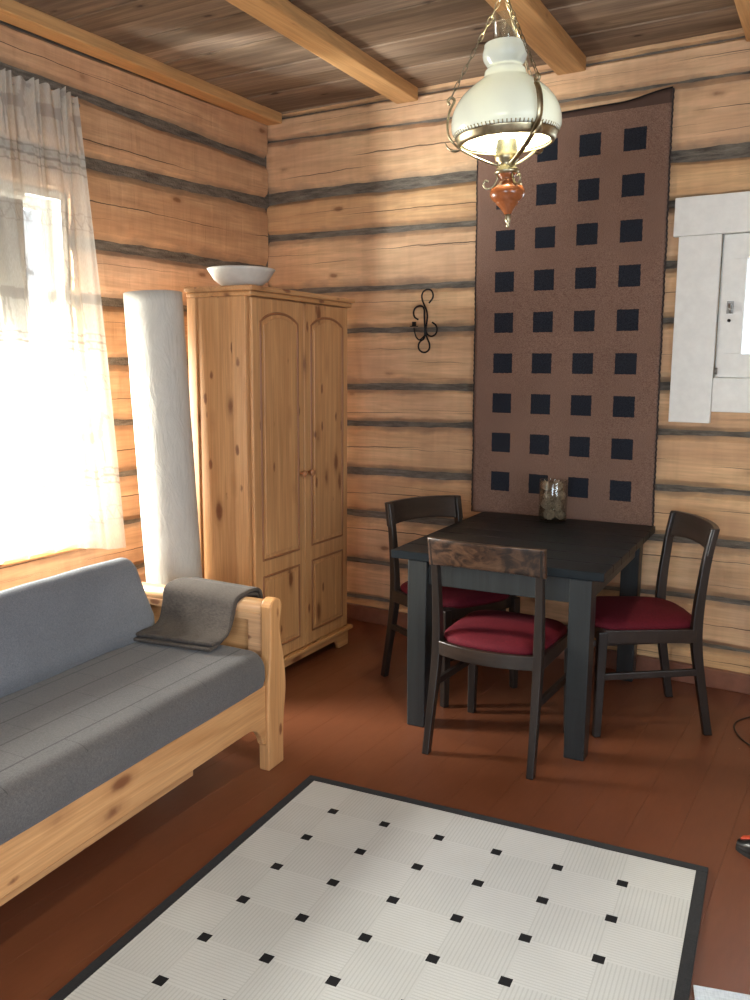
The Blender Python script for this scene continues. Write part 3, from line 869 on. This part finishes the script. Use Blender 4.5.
# ------------------------------------------------------------------ dining chairs (facing +y, backrest at -y)
def make_chair(backmat, seed):
    c = empty('dining_chair')
    # rear posts
    for s in (-1, 1):
        mb = MB()
        pts = smooth_path([(s * .203, -.262, 0), (s * .200, -.232, .16), (s * .196, -.200, .34), (s * .195, -.192, .45), (s * .196, -.198, .58), (s * .198, -.216, .74), (s * .200, -.238, .858)], 4)
        m = len(pts)
        mb.sweep_rect([(p.x, p.y, p.z, .86 + .2 * math.exp(-((p.z - .42) / .2) ** 2)) for p in pts], .031, .040)
        mb.build('rear_leg', M['dark'], c, bevel=.004)
        mb = MB()
        mb.sweep_rect([(s * .205, .205, 0, .82), (s * .203, .202, .2, .95), (s * .200, .198, .44, 1.1)], .036, .036)
        mb.build('front_leg', M['dark'], c, bevel=.004)
        mb = MB()
        mb.add([(s * .203 + dx, y, z + dz) for y, z in ((-.203, .268), (.19, .252)) for dx, dz in ((-.009, -.014), (.009, -.014), (.009, .014), (-.009, .014))],
               [(0, 1, 2, 3), (7, 6, 5, 4), (0, 4, 5, 1), (1, 5, 6, 2), (2, 6, 7, 3), (3, 7, 4, 0)])
        mb.build('stretcher', M['dark'], c, bevel=.003, fix=True)
    # seat frame: sides, front, and rear rail bowed backwards
    mb = MB()
    for s in (-1, 1): mb.add([(s * .200 + dx, y, z) for z in (.392, .447) for dx, y in ((-.012, -.19), (.012, -.19), (.012, .19), (-.012, .19))], [(0, 3, 2, 1), (4, 5, 6, 7), (0, 1, 5, 4), (1, 2, 6, 5), (2, 3, 7, 6), (3, 0, 4, 7)])
    def bow(y0, b, n=16): return [(-.20 + .40 * k / n, y0 + b * (1 - (2 * k / n - 1) ** 2)) for k in range(n + 1)]
    for y0, b, th in ((-.205, -.048, .022), (.192, .03, .024)):
        o = bow(y0, b); i = [(x, y + (th if b < 0 else -th)) for x, y in o]
        mb.prism(o + i[::-1], 'z', .392, .447)
    mb.build('seat_frame', M['dark_x'], c, bevel=.003, fix=True)
    # upholstered seat: domed pad
    mb = MB()
    out = []
    n = 56
    for k in range(n):
        a = 2 * PI * k / n
        ca, sa = math.cos(a), math.sin(a)
        e = .42
        x = math.copysign(abs(ca) ** e, ca); y = math.copysign(abs(sa) ** e, sa)
        hw = .188 + .018 * (y + 1) / 2
        yy = y * .205 + (.022 * (1 - x * x) * (1 if y > 0 else -1) * min(1, abs(y)))
        out.append((x * hw, yy))
    rings = [(1.0, .440), (1.03, .452), (1.02, .464), (.96, .475), (.85, .484), (.65, .491), (.4, .495), (.18, .497)]
    v = [(x * r, y * r, z) for r, z in rings for x, y in out] + [(0, 0, .4975)]
    f = [(i * n + k, i * n + (k + 1) % n, (i + 1) * n + (k + 1) % n, (i + 1) * n + k) for i in range(len(rings) - 1) for k in range(n)]
    f += [((len(rings) - 1) * n + k, (len(rings) - 1) * n + (k + 1) % n, len(v) - 1) for k in range(n)] + [tuple(reversed(range(n)))]
    mb.add(v, f, 0, True); mb.build('seat', M['red'], c)
    # top rail: wide board bowed backwards, arched lower edge
    mb = MB()
    nu, nv = 20, 6
    def rail(off):
        def fn(s, t):
            u = 2 * s - 1
            zt = .860 + .004 * (1 - u * u); zb = .748 + .022 * (1 - u * u) * 0 + .016 * (1 - abs(u) ** 2.5)
            z = zb + (zt - zb) * t
            yb = -.214 - (z - .74) * .2 - .042 * (1 - u * u) + off
            return (u * .220, yb, z)
        return fn
    mb.grid(rail(-.012), nu, nv); mb.grid(rail(.012), nu, nv, flip=True)
    A = [rail(-.012)(i / nu, 0) for i in range(nu + 1)]
    W = nu + 1; H = (nu + 1) * (nv + 1)
    f = []
    for i in range(nu): f += [(i, i + H, i + H + 1, i + 1), (nv * W + i, nv * W + i + 1, H + nv * W + i + 1, H + nv * W + i)]
    for j in range(nv): f += [(j * W, (j + 1) * W, H + (j + 1) * W, H + j * W), (j * W + nu, H + j * W + nu, H + (j + 1) * W + nu, (j + 1) * W + nu)]
    for q in f: mb.f.append(q); mb.m.append(0); mb.s.append(False)
    b = mb.build('backrest', backmat, c, bevel=.003, fix=True)
    return c
ch = make_chair(M['worn'], 1)
ch.location = (-1.234, 3.145, 0); ch.rotation_euler = (0, 0, rad(1.5)); ch.scale = (1.05, 1, 1)
for o in ch.children:
    if o.name.startswith('backrest'): o['label'] = 'worn brown mottled top rail'
tag(ch, 'dark wooden chair with worn mottled backrest and red seat, nearest of the three', 'chair', 'dining chairs around the black table')
ch2 = copy_tree(ch); ch2.scale = (1.03, 1, 1.005)
for o in ch2.children:
    if o.name.startswith('backrest'):
        o.data = o.data.copy(); o.data.materials[0] = M['dark_x']
        if 'label' in o: del o['label']
ch2.location = (-1.682, 3.616, 0); ch2.rotation_euler = (0, 0, rad(-90 - 25))
ch2['label'] = 'dark chair with red seat on the wardrobe side of the black table'
ch3 = copy_tree(ch2)
ch3.location = (-.855, 3.668, 0); ch3.rotation_euler = (0, 0, rad(90 + 33)); ch3.scale = (1.03, 1, 1.012)
ch3['label'] = 'dark chair with red seat under the white framed window'

# ------------------------------------------------------------------ wall hanging
def hanging_mat():
    N = NT('woven_hanging')
    xyz = N.n('ShaderNodeSeparateXYZ'); N.t.links.new(N.coords((1, 1, 1)), xyz.inputs[0])
    Z = xyz.outputs[2]; X = N.math('SUBTRACT', xyz.outputs[0], N.math('MULTIPLY', N.math('SUBTRACT', 2.7, Z), .008))
    def sq(s, c0, step, half, count):
        q = N.math('DIVIDE', N.math('SUBTRACT', s, c0 - step / 2), step)
        fr = N.math('MULTIPLY', N.math('ABSOLUTE', N.math('SUBTRACT', N.math('FRACT', q), .5)), step)
        ins_ = N.math('MULTIPLY', N.math('GREATER_THAN', q, 0.), N.math('LESS_THAN', q, float(count)))
        return N.math('MULTIPLY', N.math('LESS_THAN', fr, half), ins_)
    n = N.noise(N.coords((3, 3, 3)), 1, 3)
    wob = N.math('MULTIPLY', N.math('SUBTRACT', N.noise(N.coords((60, 60, 60)), 1, 2), .5), .006)
    m = N.math('MULTIPLY', sq(N.math('ADD', X, wob), -.3195, .213, .0525, 4), sq(N.math('ADD', Z, wob), .905, .2055, .0505, 9))
    rib = N.noise(N.coords((240, 240, 480)), 1, 2)
    wv = N.n('ShaderNodeTexWave', wave_type='BANDS', bands_direction='Z', i_Scale=75.); N.t.links.new(N.coords((1, 1, 1)), wv.inputs[0])
    br = N.mix(N.ramp(rib, [(.35, 0.), (.65, 1.)]), (.155, .088, .064), (.305, .195, .148))
    bk = N.mix(N.ramp(rib, [(.3, 0.), (.7, 1.)]), (.010, .012, .018), (.034, .038, .05))
    c = N.mix(m, br, bk)
    top = N.math('GREATER_THAN', Z, 2.686)
    c = N.mix(top, c, (.10, .062, .05))
    c = N.mix(1., c, N.ramp(n, [(.3, .92), (.7, 1.06)]), 'MULTIPLY')
    return N.done(N.principled(c, .95, 0, N.bump(N.math('ADD', rib, N.math('MULTIPLY', wv.outputs[1], .6)), .35, .003), Specular_IOR_Level=.15))
HX = -1.4155
wh = empty('wall_hanging', (HX, wallY(HX) - .004, 0), math.atan(-.03))
HW0, HW1 = .478, .478
def hang_pt(u, z, side):
    """u -1..1"""
    x = .008 * (2.7 - z) + u * (.4775 + .004 * nz(z * 6, u * 3)) + .002 * nz(z * 30, u)
    y = -.008 - .004 * nz(x * 3, z * 2, 3) - .004 - (.004 if side else 0)
    return (x, y, z)
def ztop_(u): return 2.710 + .008 * u + .028 * sstep(.5, 1, u) + .012 * sstep(.3, 1, -u)
mb = MB()
def face(side):
    def fn(s, t):
        u = 2 * s - 1; z = .728 + (ztop_(u) - .728) * t
        return hang_pt(u, z, side)
    return fn
mb.grid(face(1), 60, 110)
o = mb.build('cloth', hanging_mat(), wh); md = o.modifiers.new('s', 'SOLIDIFY'); md.thickness = .006; md.offset = -1
for s in (-1, 1):
    mb = MB()
    pts = [Vector(hang_pt(s, .728 + (ztop_(s) - .728) * k / 150, 1)) + Vector((s * (.003 + .0025 * (k % 2)), .002, 0)) for k in range(151)]
    mb.tube(pts, .0045, 6); mb.build('binding', fabric('binding_thread', (.06, .042, .036), (.03, .022, .02), 300), wh)
mb = MB(); mb.tube([Vector(hang_pt(2 * k / 40 - 1, ztop_(2 * k / 40 - 1), 1)) + Vector((0, .003, .004)) for k in range(41)], .005, 6)
mb.build('hanging_rod', M['iron'], wh)
tag(wh, 'long brown woven wall hanging with black squares behind the table', 'wall hanging')

# ------------------------------------------------------------------ candle sconce of bent black wire
SX, SZ = -2.187, 1.735
sc = empty('candle_sconce', (SX, wallY(SX) - .004, SZ), math.atan(-.03))
def sp(px, py, d=.012): return ((px - 262) * .000605, -d, (545 - py) * .000535)
def wire(name, pts, r=.0048):
    mb = MB(); mb.tube(smooth_path([sp(*p) for p in pts], 6), r, 8); return mb.build(name, M['iron'], sc)
wire('stem', [(295, 345), (330, 300), (333, 255), (312, 220), (280, 211), (243, 225), (222, 262), (226, 310), (245, 360), (268, 410), (280, 480), (272, 560), (266, 640, .014), (284, 700), (306, 755), (303, 805), (270, 835), (228, 832), (197, 800), (195, 755), (215, 722), (243, 705), (256, 670), (260, 600, .016)])
wire('scroll', [(194, 508, .02), (158, 483, .02), (143, 438, .018), (156, 395, .016), (192, 372), (228, 378), (247, 410), (250, 480), (254, 560), (258, 640)])
wire('scroll', [(338, 540, .02), (374, 566, .022), (387, 608, .02), (370, 655, .016), (330, 676, .014), (290, 662), (268, 625), (262, 560)])
wire('candle_arm', [(256, 668, .014), (240, 700, .03), (218, 712, .035), (198, 680, .046), (188, 630, .052), (184, 590, .055)], .004)
cu = sp(184, 582, .055)
mb = MB(); mb.lathe([(0, 0), (.022, .0), (.024, .004), (.012, .005), (.011, .022), (.0125, .026), (.009, .026), (.009, .006), (0, .006)], 20, cu); mb.build('candle_cup', M['iron'], sc)
tag(sc, 'black wrought iron scroll candle sconce on the log wall', 'candle holder')

# ------------------------------------------------------------------ jar with cones
JX, JY = -1.367, 4.075
jr = empty('glass_jar', (JX, JY, TZ))
JR, JH = .069, .205
mb = MB(); mb.lathe([(0, .0), (JR - .004, 0), (JR, .006), (JR, JH - .012), (JR - .004, JH - .004), (JR, JH), (JR - .004, JH), (JR - .007, JH - .006), (JR - .004, JH - .014), (JR - .004, .008), (0, .006)], 40)
mb.build('jar_body', thin_glass('jar_glass', (.93, .95, .93), .16), jr)
tag(jr, 'clear glass jar full of dried cones on the black table', 'jar')
cone_mat = plain('cone_brown', (.42, .31, .22), .8, 0, .3, 60, .4)
def cone_mesh(r):
    mb = MB()
    mb.lathe([(0, -r * .9), (r * .5, -r * .75), (r * .75, 0), (r * .45, r * .75), (0, r * .9)], 12)
    for j in range(7):
        zz = -r * .75 + 1.5 * r * j / 6; rr = r * math.sqrt(max(.1, 1 - (zz / r) ** 2)) * .82
        m = max(5, int(9 * rr / r) + 3)
        for k in range(m):
            a = 2 * PI * (k + .5 * (j % 2)) / m
            d = Vector((math.cos(a), math.sin(a), .35)); t = Vector((-math.sin(a), math.cos(a), 0)); c = Vector((math.cos(a) * rr, math.sin(a) * rr, zz)); up = d.cross(t)
            q = [c - t * r * .22, c + t * r * .22, c + d * r * .30 + t * r * .12, c + d * r * .30 - t * r * .12]
            mb.add(q + [p + Vector((0, 0, r * .09)) for p in q], [(3, 2, 1, 0), (4, 5, 6, 7), (0, 1, 5, 4), (1, 2, 6, 5), (2, 3, 7, 6), (3, 0, 4, 7)])
    return mb
c0 = None
for k in range(12):
    lay, q = divmod(k, 3)
    qa = 2 * PI * q / 3 + (PI / 3) * (lay % 2) + .3
    dx, dy, dz = .0335 * math.cos(qa), .0335 * math.sin(qa), .034 + .0462 * lay
    if c0 is None: o = c0 = cone_mesh(.0245).build('dried_cone', cone_mat)
    else: o = c0.copy(); COL.objects.link(o)
    o.location = (JX + dx, JY + dy, TZ + dz); o.rotation_euler = (random.uniform(-1, 1), random.uniform(-1, 1), random.uniform(0, 6))
    tag(o, 'small brown dried cone inside the clear glass jar', 'cone', 'dried cones in the glass jar')

# ------------------------------------------------------------------ hanging oil-style lamp
LX, LY, LZ = -.930, 2.275, 2.098             # axis and bottom rim of the shade
lamp = empty('pendant_lamp', (LX, LY, LZ))
lamp.rotation_mode = 'AXIS_ANGLE'; lamp.rotation_axis_angle = (rad(-2.7), -.505, .863, 0)
tag(lamp, 'lit white glass oil style pendant lamp on chains with amber base', 'lamp')
def opal():
    N = NT('opal_glass')
    df = N.n('ShaderNodeBsdfDiffuse'); df.inputs[0].default_value = (.86, .89, .84, 1)
    tl = N.n('ShaderNodeBsdfTranslucent'); tl.inputs[0].default_value = (.95, .97, .93, 1)
    m1 = N.n('ShaderNodeMixShader'); m1.inputs[0].default_value = .6
    N.t.links.new(df.outputs[0], m1.inputs[1]); N.t.links.new(tl.outputs[0], m1.inputs[2])
    gl = N.n('ShaderNodeBsdfGlossy'); gl.inputs['Roughness'].default_value = .12
    fr = N.n('ShaderNodeFresnel', i_IOR=1.35)
    m2 = N.n('ShaderNodeMixShader'); N.t.links.new(fr.outputs[0], m2.inputs[0])
    N.t.links.new(m1.outputs[0], m2.inputs[1]); N.t.links.new(gl.outputs[0], m2.inputs[2])
    return N.done(m2.outputs[0])
sh = [(.119, 0), (.136, .014), (.1445, .030), (.146, .046), (.143, .068), (.133, .092), (.116, .115), (.095, .134), (.074, .149), (.060, .159), (.0555, .168), (.0535, .177), (.047, .184), (.0465, .189), (.052, .197), (.0575, .208), (.0585, .221), (.055, .233), (.0535, .243)]
shp = [(p.x, p.y) for p in smooth_path([(a, b, 0) for a, b in sh], 3)]
prof = shp + [(r - .003, z) for r, z in reversed(shp)]
mb = MB(); mb.lathe(prof, 56, closed=True); mb.build('lamp_shade', opal(), lamp)
mb = MB()
mb.lathe([(.119, -.008), (.126, -.007), (.131, .0), (.134, .010), (.137, .016), (.134, .017), (.129, .010), (.124, .002), (.119, -.004)], 56, closed=True)
for k in range(80):
    a = 2 * PI * k / 80; mb.tube([(.135 * math.cos(a), .135 * math.sin(a), .014), (.140 * math.cos(a), .140 * math.sin(a), .022)], .0024, 5)
mb.build('gallery_ring', M['brass'], lamp)
mb = MB(); hp = [(.030, -.03), (.033, .03), (.034, .10), (.0315, .2), (.030, .315)]
mb.lathe(hp + [(r - .0015, z) for r, z in reversed(hp)], 28, closed=True); mb.build('chimney', thin_glass('chimney_glass', (.93, .95, .95), .2), lamp)
mb = MB(); mb.lathe([(0, -.085), (.030, -.085), (.034, -.078), (.028, -.07), (.022, -.064), (.024, -.055), (.031, -.05), (.033, -.036), (.029, -.03), (.027, 0), (.024, .004), (0, .004)], 32); mb.build('burner', M['brass'], lamp)
mb = MB(); mb.lathe([(0, -.190), (.009, -.189), (.013, -.182), (.020, -.172), (.027, -.164), (.030, -.162), (.0305, -.158), (.034, -.156), (.043, -.148), (.0475, -.138), (.0475, -.130), (.043, -.121), (.033, -.113), (.024, -.106), (.0195, -.099), (.020, -.094), (.024, -.089), (.026, -.085), (.025, -.082), (0, -.082)], 40); mb.build('reservoir', M['amber'], lamp)
mb = MB(); mb.lathe([(0, -.224), (.004, -.222), (.0055, -.217), (.004, -.212), (.0065, -.207), (.0085, -.200), (.0065, -.195), (.009, -.188), (0, -.187)], 20); mb.build('finial', M['brass'], lamp)
# direction from lamp to the camera, then three arms
cam_az = math.atan2(-LY, -LX)
right_az = cam_az + PI / 2        # screen right seen from the camera
arm_tops = []
for th in (186, 58, -52):         # 0 = screen right, 90 = towards the camera
    az = right_az - rad(th)
    def at(r, z, w=0): return (r * math.cos(az) - w * math.sin(az), r * math.sin(az) + w * math.cos(az), z)
    path = smooth_path([at(.020, -.062), at(.05, -.050), (at(.09, -.030)), at(.125, -.008), at(.152, .022), at(.158, .055), at(.152, .088), at(.143, .106)], 5)
    mb = MB(); mb.tube(path, .0052, 8, flat=(.55, 1.7))
    arm = mb.build('arm', M['brass'], lamp)
    mb = MB(); mb.tube(smooth_path([at(.143, .106), at(.137, .118), at(.146, .126), at(.155, .118), at(.150, .108)], 5), .0038, 8); mb.build('hook', M['brass'], arm)
    mb = MB(); mb.tube(smooth_path([at(.122, -.010), at(.142, -.012), at(.158, -.002), at(.165, .012)], 4), [.0025, .004, .005, .006, .007, .0075, .007, .006, .005, .004, .003, .002, .001], 8, flat=(.5, 1.4)); mb.build('leaf', M['brass'], arm)
    mb = MB(); mb.tube(smooth_path([at(.024, -.086), at(.036, -.112), at(.054, -.118), at(.064, -.106), at(.058, -.096), at(.050, -.100)], 5), .003, 8); mb.build('scroll', M['brass'], arm)
    # chain to the top ring
    a = Vector(at(.146, .126)); b = Vector((0, 0, .372))
    L = (b - a).length; n = int(L / .0215); d = (b - a).normalized()
    s1 = d.orthogonal().normalized(); s2 = d.cross(s1)
    mb = MB()
    for k in range(n):
        c = a + d * (L * (k + .5) / n); sd = s1 if k % 2 else s2
        h, w = .0145, .0046
        mb.tube([c + d * (h * math.cos(q)) * (1 if True else 0) + sd * (w * math.sin(q)) for q in [2 * PI * i / 12 for i in range(12)]], .0013, 5, closed=True)
    mb.build('chain', M['old_brass'], lamp)
mb = MB(); mb.lathe([(.004, .368), (.014, .372), (.016, .380), (.008, .392), (.004, .41), (0, .412)], 20); mb.tube([(0, 0, .405), (0, 0, ZC - LZ - .03)], .0028, 8)
mb.build('suspension', M['brass'], lamp)
mb = MB(); mb.lathe([(.045, ZC - LZ - .002), (.044, ZC - LZ - .012), (.02, ZC - LZ - .028), (.006, ZC - LZ - .035), (0, ZC - LZ - .036)], 28); mb.build('ceiling_cap', M['brass'], lamp)
def emit(name, c, s):
    N = NT(name); e = N.n('ShaderNodeEmission'); e.inputs[0].default_value = tuple(c) + (1,); e.inputs[1].default_value = s
    return N.done(e.outputs[0])
mb = MB(); mb.lathe([(0, .004), (.012, .006), (.014, .02), (.022, .04), (.0235, .052), (.018, .068), (.008, .078), (0, .08)], 20); bulb = mb.build('bulb', emit('bulb_glow', (1, .90, .74), 50), lamp)

# ------------------------------------------------------------------ rug
def rug_mat():
    N = NT('flatweave_rug')
    xyz = N.n('ShaderNodeSeparateXYZ'); N.t.links.new(N.coords((1, 1, 1)), xyz.inputs[0])
    cs, ct = .1915, .1815
    U = N.math('DIVIDE', N.math('SUBTRACT', xyz.outputs[0], .198), cs)
    V = N.math('DIVIDE', N.math('ADD', xyz.outputs[1], .197), -ct)
    fu = N.math('FLOOR', U); fv = N.math('FLOOR', V)
    par = N.math('MODULO', N.math('ABSOLUTE', N.math('ADD', fu, fv)), 2.)
    s1 = N.math('FRACT', N.math('MULTIPLY', U, 17.)); s2 = N.math('FRACT', N.math('MULTIPLY', V, 17.))
    st1 = N.math('LESS_THAN', s1, .32); st2 = N.math('LESS_THAN', s2, .32)
    st = N.math('ADD', N.math('MULTIPLY', par, st1), N.math('MULTIPLY', N.math('SUBTRACT', 1., par), st2))
    n = N.noise(N.coords((2.2, 2.2, 2.2)), 1, 4)
    fn = N.noise(N.coords((500, 500, 500)), 1, 2)
    base = N.mix(par, (.61, .62, .61), (.58, .59, .58))
    c = N.mix(N.math('MULTIPLY', st, .28), base, (.315, .32, .315))
    c = N.mix(1., c, N.ramp(n, [(.3, .9), (.7, 1.06)]), 'MULTIPLY')
    c = N.mix(.4, c, N.ramp(fn, [(.3, .85), (.7, 1.1)]), 'MULTIPLY')
    du = N.math('ABSOLUTE', N.math('SUBTRACT', U, N.math('ROUND', U))); dv = N.math('ABSOLUTE', N.math('SUBTRACT', V, N.math('ROUND', V)))
    dot = N.math('MULTIPLY', N.math('LESS_THAN', du, .0155 / cs), N.math('LESS_THAN', dv, .0155 / ct))
    inn = N.math('MULTIPLY', N.math('MULTIPLY', N.math('GREATER_THAN', U, -.4), N.math('LESS_THAN', U, 5.4)), N.math('GREATER_THAN', V, -.4))
    c = N.mix(N.math('MULTIPLY', dot, inn), c, (.012, .012, .014))
    h = N.math('ADD', N.math('MULTIPLY', st, -.5), N.math('MULTIPLY', fn, .4))
    return N.done(N.principled(c, .9, 0, N.bump(h, .3, .003), Specular_IOR_Level=.2))
RW, RLn, RB = 1.378, 2.17, .033
rg = empty('rug', (-1.715, 2.475, 0), rad(5.3))
tag(rg, 'large cream ribbed rug with small black diamonds and black border', 'rug')
mb = MB()
mb.grid(lambda s, t: (RB + (RW - 2 * RB) * s, -RB - (RLn - 2 * RB) * (1 - t), .0075 + .0006 * nz(s * 9, t * 12)), 40, 60)
mb.build('rug_field', rug_mat(), rg)
mb = MB()
for x0, x1, y0, y1 in ((0, RW, -RB, 0), (0, RW, -RLn, -RLn + RB), (0, RB, -RLn + RB, -RB), (RW - RB, RW, -RLn + RB, -RB)):
    mb.box(x0, x1, y0, y1, .0005, .009)
mb.box(RB, RW - RB, -RLn + RB, -RB, .0005, .005)
mb.build('rug_border', fabric('black_border', (.018, .018, .02), (.009, .009, .01), 400, .9, .1, .1), rg, bevel=.002)

# second pale rug, only its corner in view
r2 = empty('pale_rug', (-.283, 2.048, 0), rad(15))
mb = MB(); mb.grid(lambda s, t: (1.2 * s, -.7 * (1 - t), .008 + .0015 * nz(s * 40, t * 30)), 60, 40)
mb.box(0, 1.2, -.7, 0, .0005, .006)
mb.build('rug_field', fabric('pale_blue_weave', (.62, .68, .74), (.48, .54, .6), 260, .95, .12), r2)
mb = MB(); mb.tube([(0, -.7, .005), (0, 0, .005), (1.2, 0, .005)], .005, 8)
mb.build('rug_edge', fabric('pale_edge', (.62, .68, .74), (.48, .54, .6), 260), r2)
tag(r2, 'pale blue woven rug corner right of the cream rug', 'rug')

# black shoe at the right edge of the picture
shx = empty('shoe', (-.285, 2.782, 0), rad(76))
mb = MB()
def shoe(s, t):
    a = 2 * PI * s
    u = t
    L = .27 * u
    half = .047 * (math.sin(PI * min(1, u * 1.05 + .03)) ** .45) * (1 - .18 * sstep(.35, .6, u) * (1 - sstep(.7, 1, u)))
    top = .052 + .05 * sstep(.35, .8, u) - .022 * (1 - sstep(0, .2, u))
    z = .006 if math.sin(a) < 0 else .006 + (top - .006) * math.sin(a) ** .7
    return (half * math.copysign(abs(math.cos(a)) ** .7, math.cos(a)), -L, z)
mb.grid(shoe, 28, 24); mb.build('upper', plain('black_leather', (.012, .012, .013), .28, 0, .1, 40, .2), shx, fix=True)
mb = MB(); mb.prism([(x * 1.05, y) for x, y in [(shoe(0, k / 24)[0], shoe(0, k / 24)[1]) for k in range(25)] + [(shoe(.5, k / 24)[0], shoe(.5, k / 24)[1]) for k in range(24, -1, -1)]], 'z', .0, .014)
mb.build('sole', plain('black_rubber', (.015, .015, .015), .7), shx, fix=True)
mb = MB(); mb.grid(lambda s, t: (.006 + .024 * (s - .5), -.010 - .028 * t, .0355 + .011 * t - .004 * abs(s - .5)), 6, 8)
o = mb.build('patch', plain('orange_red', (.55, .07, .03), .4), shx); md = o.modifiers.new('s', 'SOLIDIFY'); md.thickness = .004
tag(shx, 'black shoe with an orange red patch at the right edge', 'shoe')

# thin cable on the floor by the right chair
mb = MB(); mb.tube(smooth_path([(-.28, 4.02, .004), (-.38, 3.93, .004), (-.436, 3.82, .004), (-.415, 3.70, .004), (-.345, 3.60, .004), (-.2, 3.50, .004), (.1, 3.42, .004), (.5, 3.5, .004), (1.0, 3.75, .004), (1.6, 3.9, .004)], 8), .0032, 8)
tag(mb.build('cable', plain('dark_cable', (.03, .022, .02), .5)), 'thin dark cable looping on the bare floor near the right chair', 'cable')

# ------------------------------------------------------------------ light
def area(name, loc, rot, sx, sy, power, col):
    l = bpy.data.lights.new(name, 'AREA'); l.shape = 'RECTANGLE'; l.size = sx; l.size_y = sy; l.energy = power; l.color = col
    o = bpy.data.objects.new(name, l); COL.objects.link(o); o.location = loc; o.rotation_euler = rot
    return o
# daylight outside each window, pointing in
area('daylight_left', (XL - .62, 1.95, 1.3), (0, rad(-90), 0), 1.4, .72, 1000, (1, .97, .90))
area('daylight_right', (XR + .5, .35, 1.6), (0, rad(90), 0), 1.7, 2.1, 140, (.84, .92, 1))
area('daylight_front', (.05, YF - .5, 1.6), (rad(90), 0, 0), 2.1, 1.7, 160, (.80, .90, 1))
area('daylight_back', (-.25, 4.23 + .5, 1.8), (rad(-90), 0, 0), 1.1, .9, 12, (1, 1, 1))
pl = bpy.data.lights.new('lamp_bulb_light', 'POINT'); pl.energy = 165; pl.color = (1, .88, .60); pl.shadow_soft_size = .03
po = bpy.data.objects.new('lamp_bulb_light', pl); COL.objects.link(po); po.location = (LX, LY, LZ + .10)

w = bpy.data.worlds.new('sky'); scene.world = w; w.use_nodes = True
bg = w.node_tree.nodes['Background']; bg.inputs[0].default_value = (.86, .93, 1, 1); bg.inputs[1].default_value = 2.5

# ------------------------------------------------------------------ camera
f, p, r, yaw = 865., .153, .0066, -.529
cy, sy = math.cos(yaw), math.sin(yaw)
Rw = Matrix(((cy, -sy, 0), (0, 0, -1), (sy, cy, 0)))
Rp = Matrix(((1, 0, 0), (0, math.cos(p), -math.sin(p)), (0, math.sin(p), math.cos(p))))
Rr = Matrix(((math.cos(r), -math.sin(r), 0), (math.sin(r), math.cos(r), 0), (0, 0, 1)))
Rc = Rr @ Rp @ Rw
cam = bpy.data.cameras.new('camera'); co = bpy.data.objects.new('camera', cam); COL.objects.link(co)
m3 = Matrix((Rc[0], -Vector(Rc[1]), -Vector(Rc[2]))).transposed()
co.matrix_world = Matrix.Translation((0, 0, 1.5)) @ m3.to_4x4()
cam.sensor_fit = 'HORIZONTAL'; cam.sensor_width = 36; cam.lens = f / 750 * 36; cam.clip_start = .05
scene.camera = co

vs = scene.view_settings
vs.view_transform = 'Standard'; vs.look = 'None'; vs.gamma = 1; vs.exposure = 0; vs.use_curve_mapping = False
scene.cycles.use_denoising = True
scene.cycles.max_bounces = 10; scene.cycles.diffuse_bounces = 5; scene.cycles.transparent_max_bounces = 12
scene.cycles.sample_clamp_indirect = 6
scene.cycles.caustics_reflective = False; scene.cycles.caustics_refractive = False
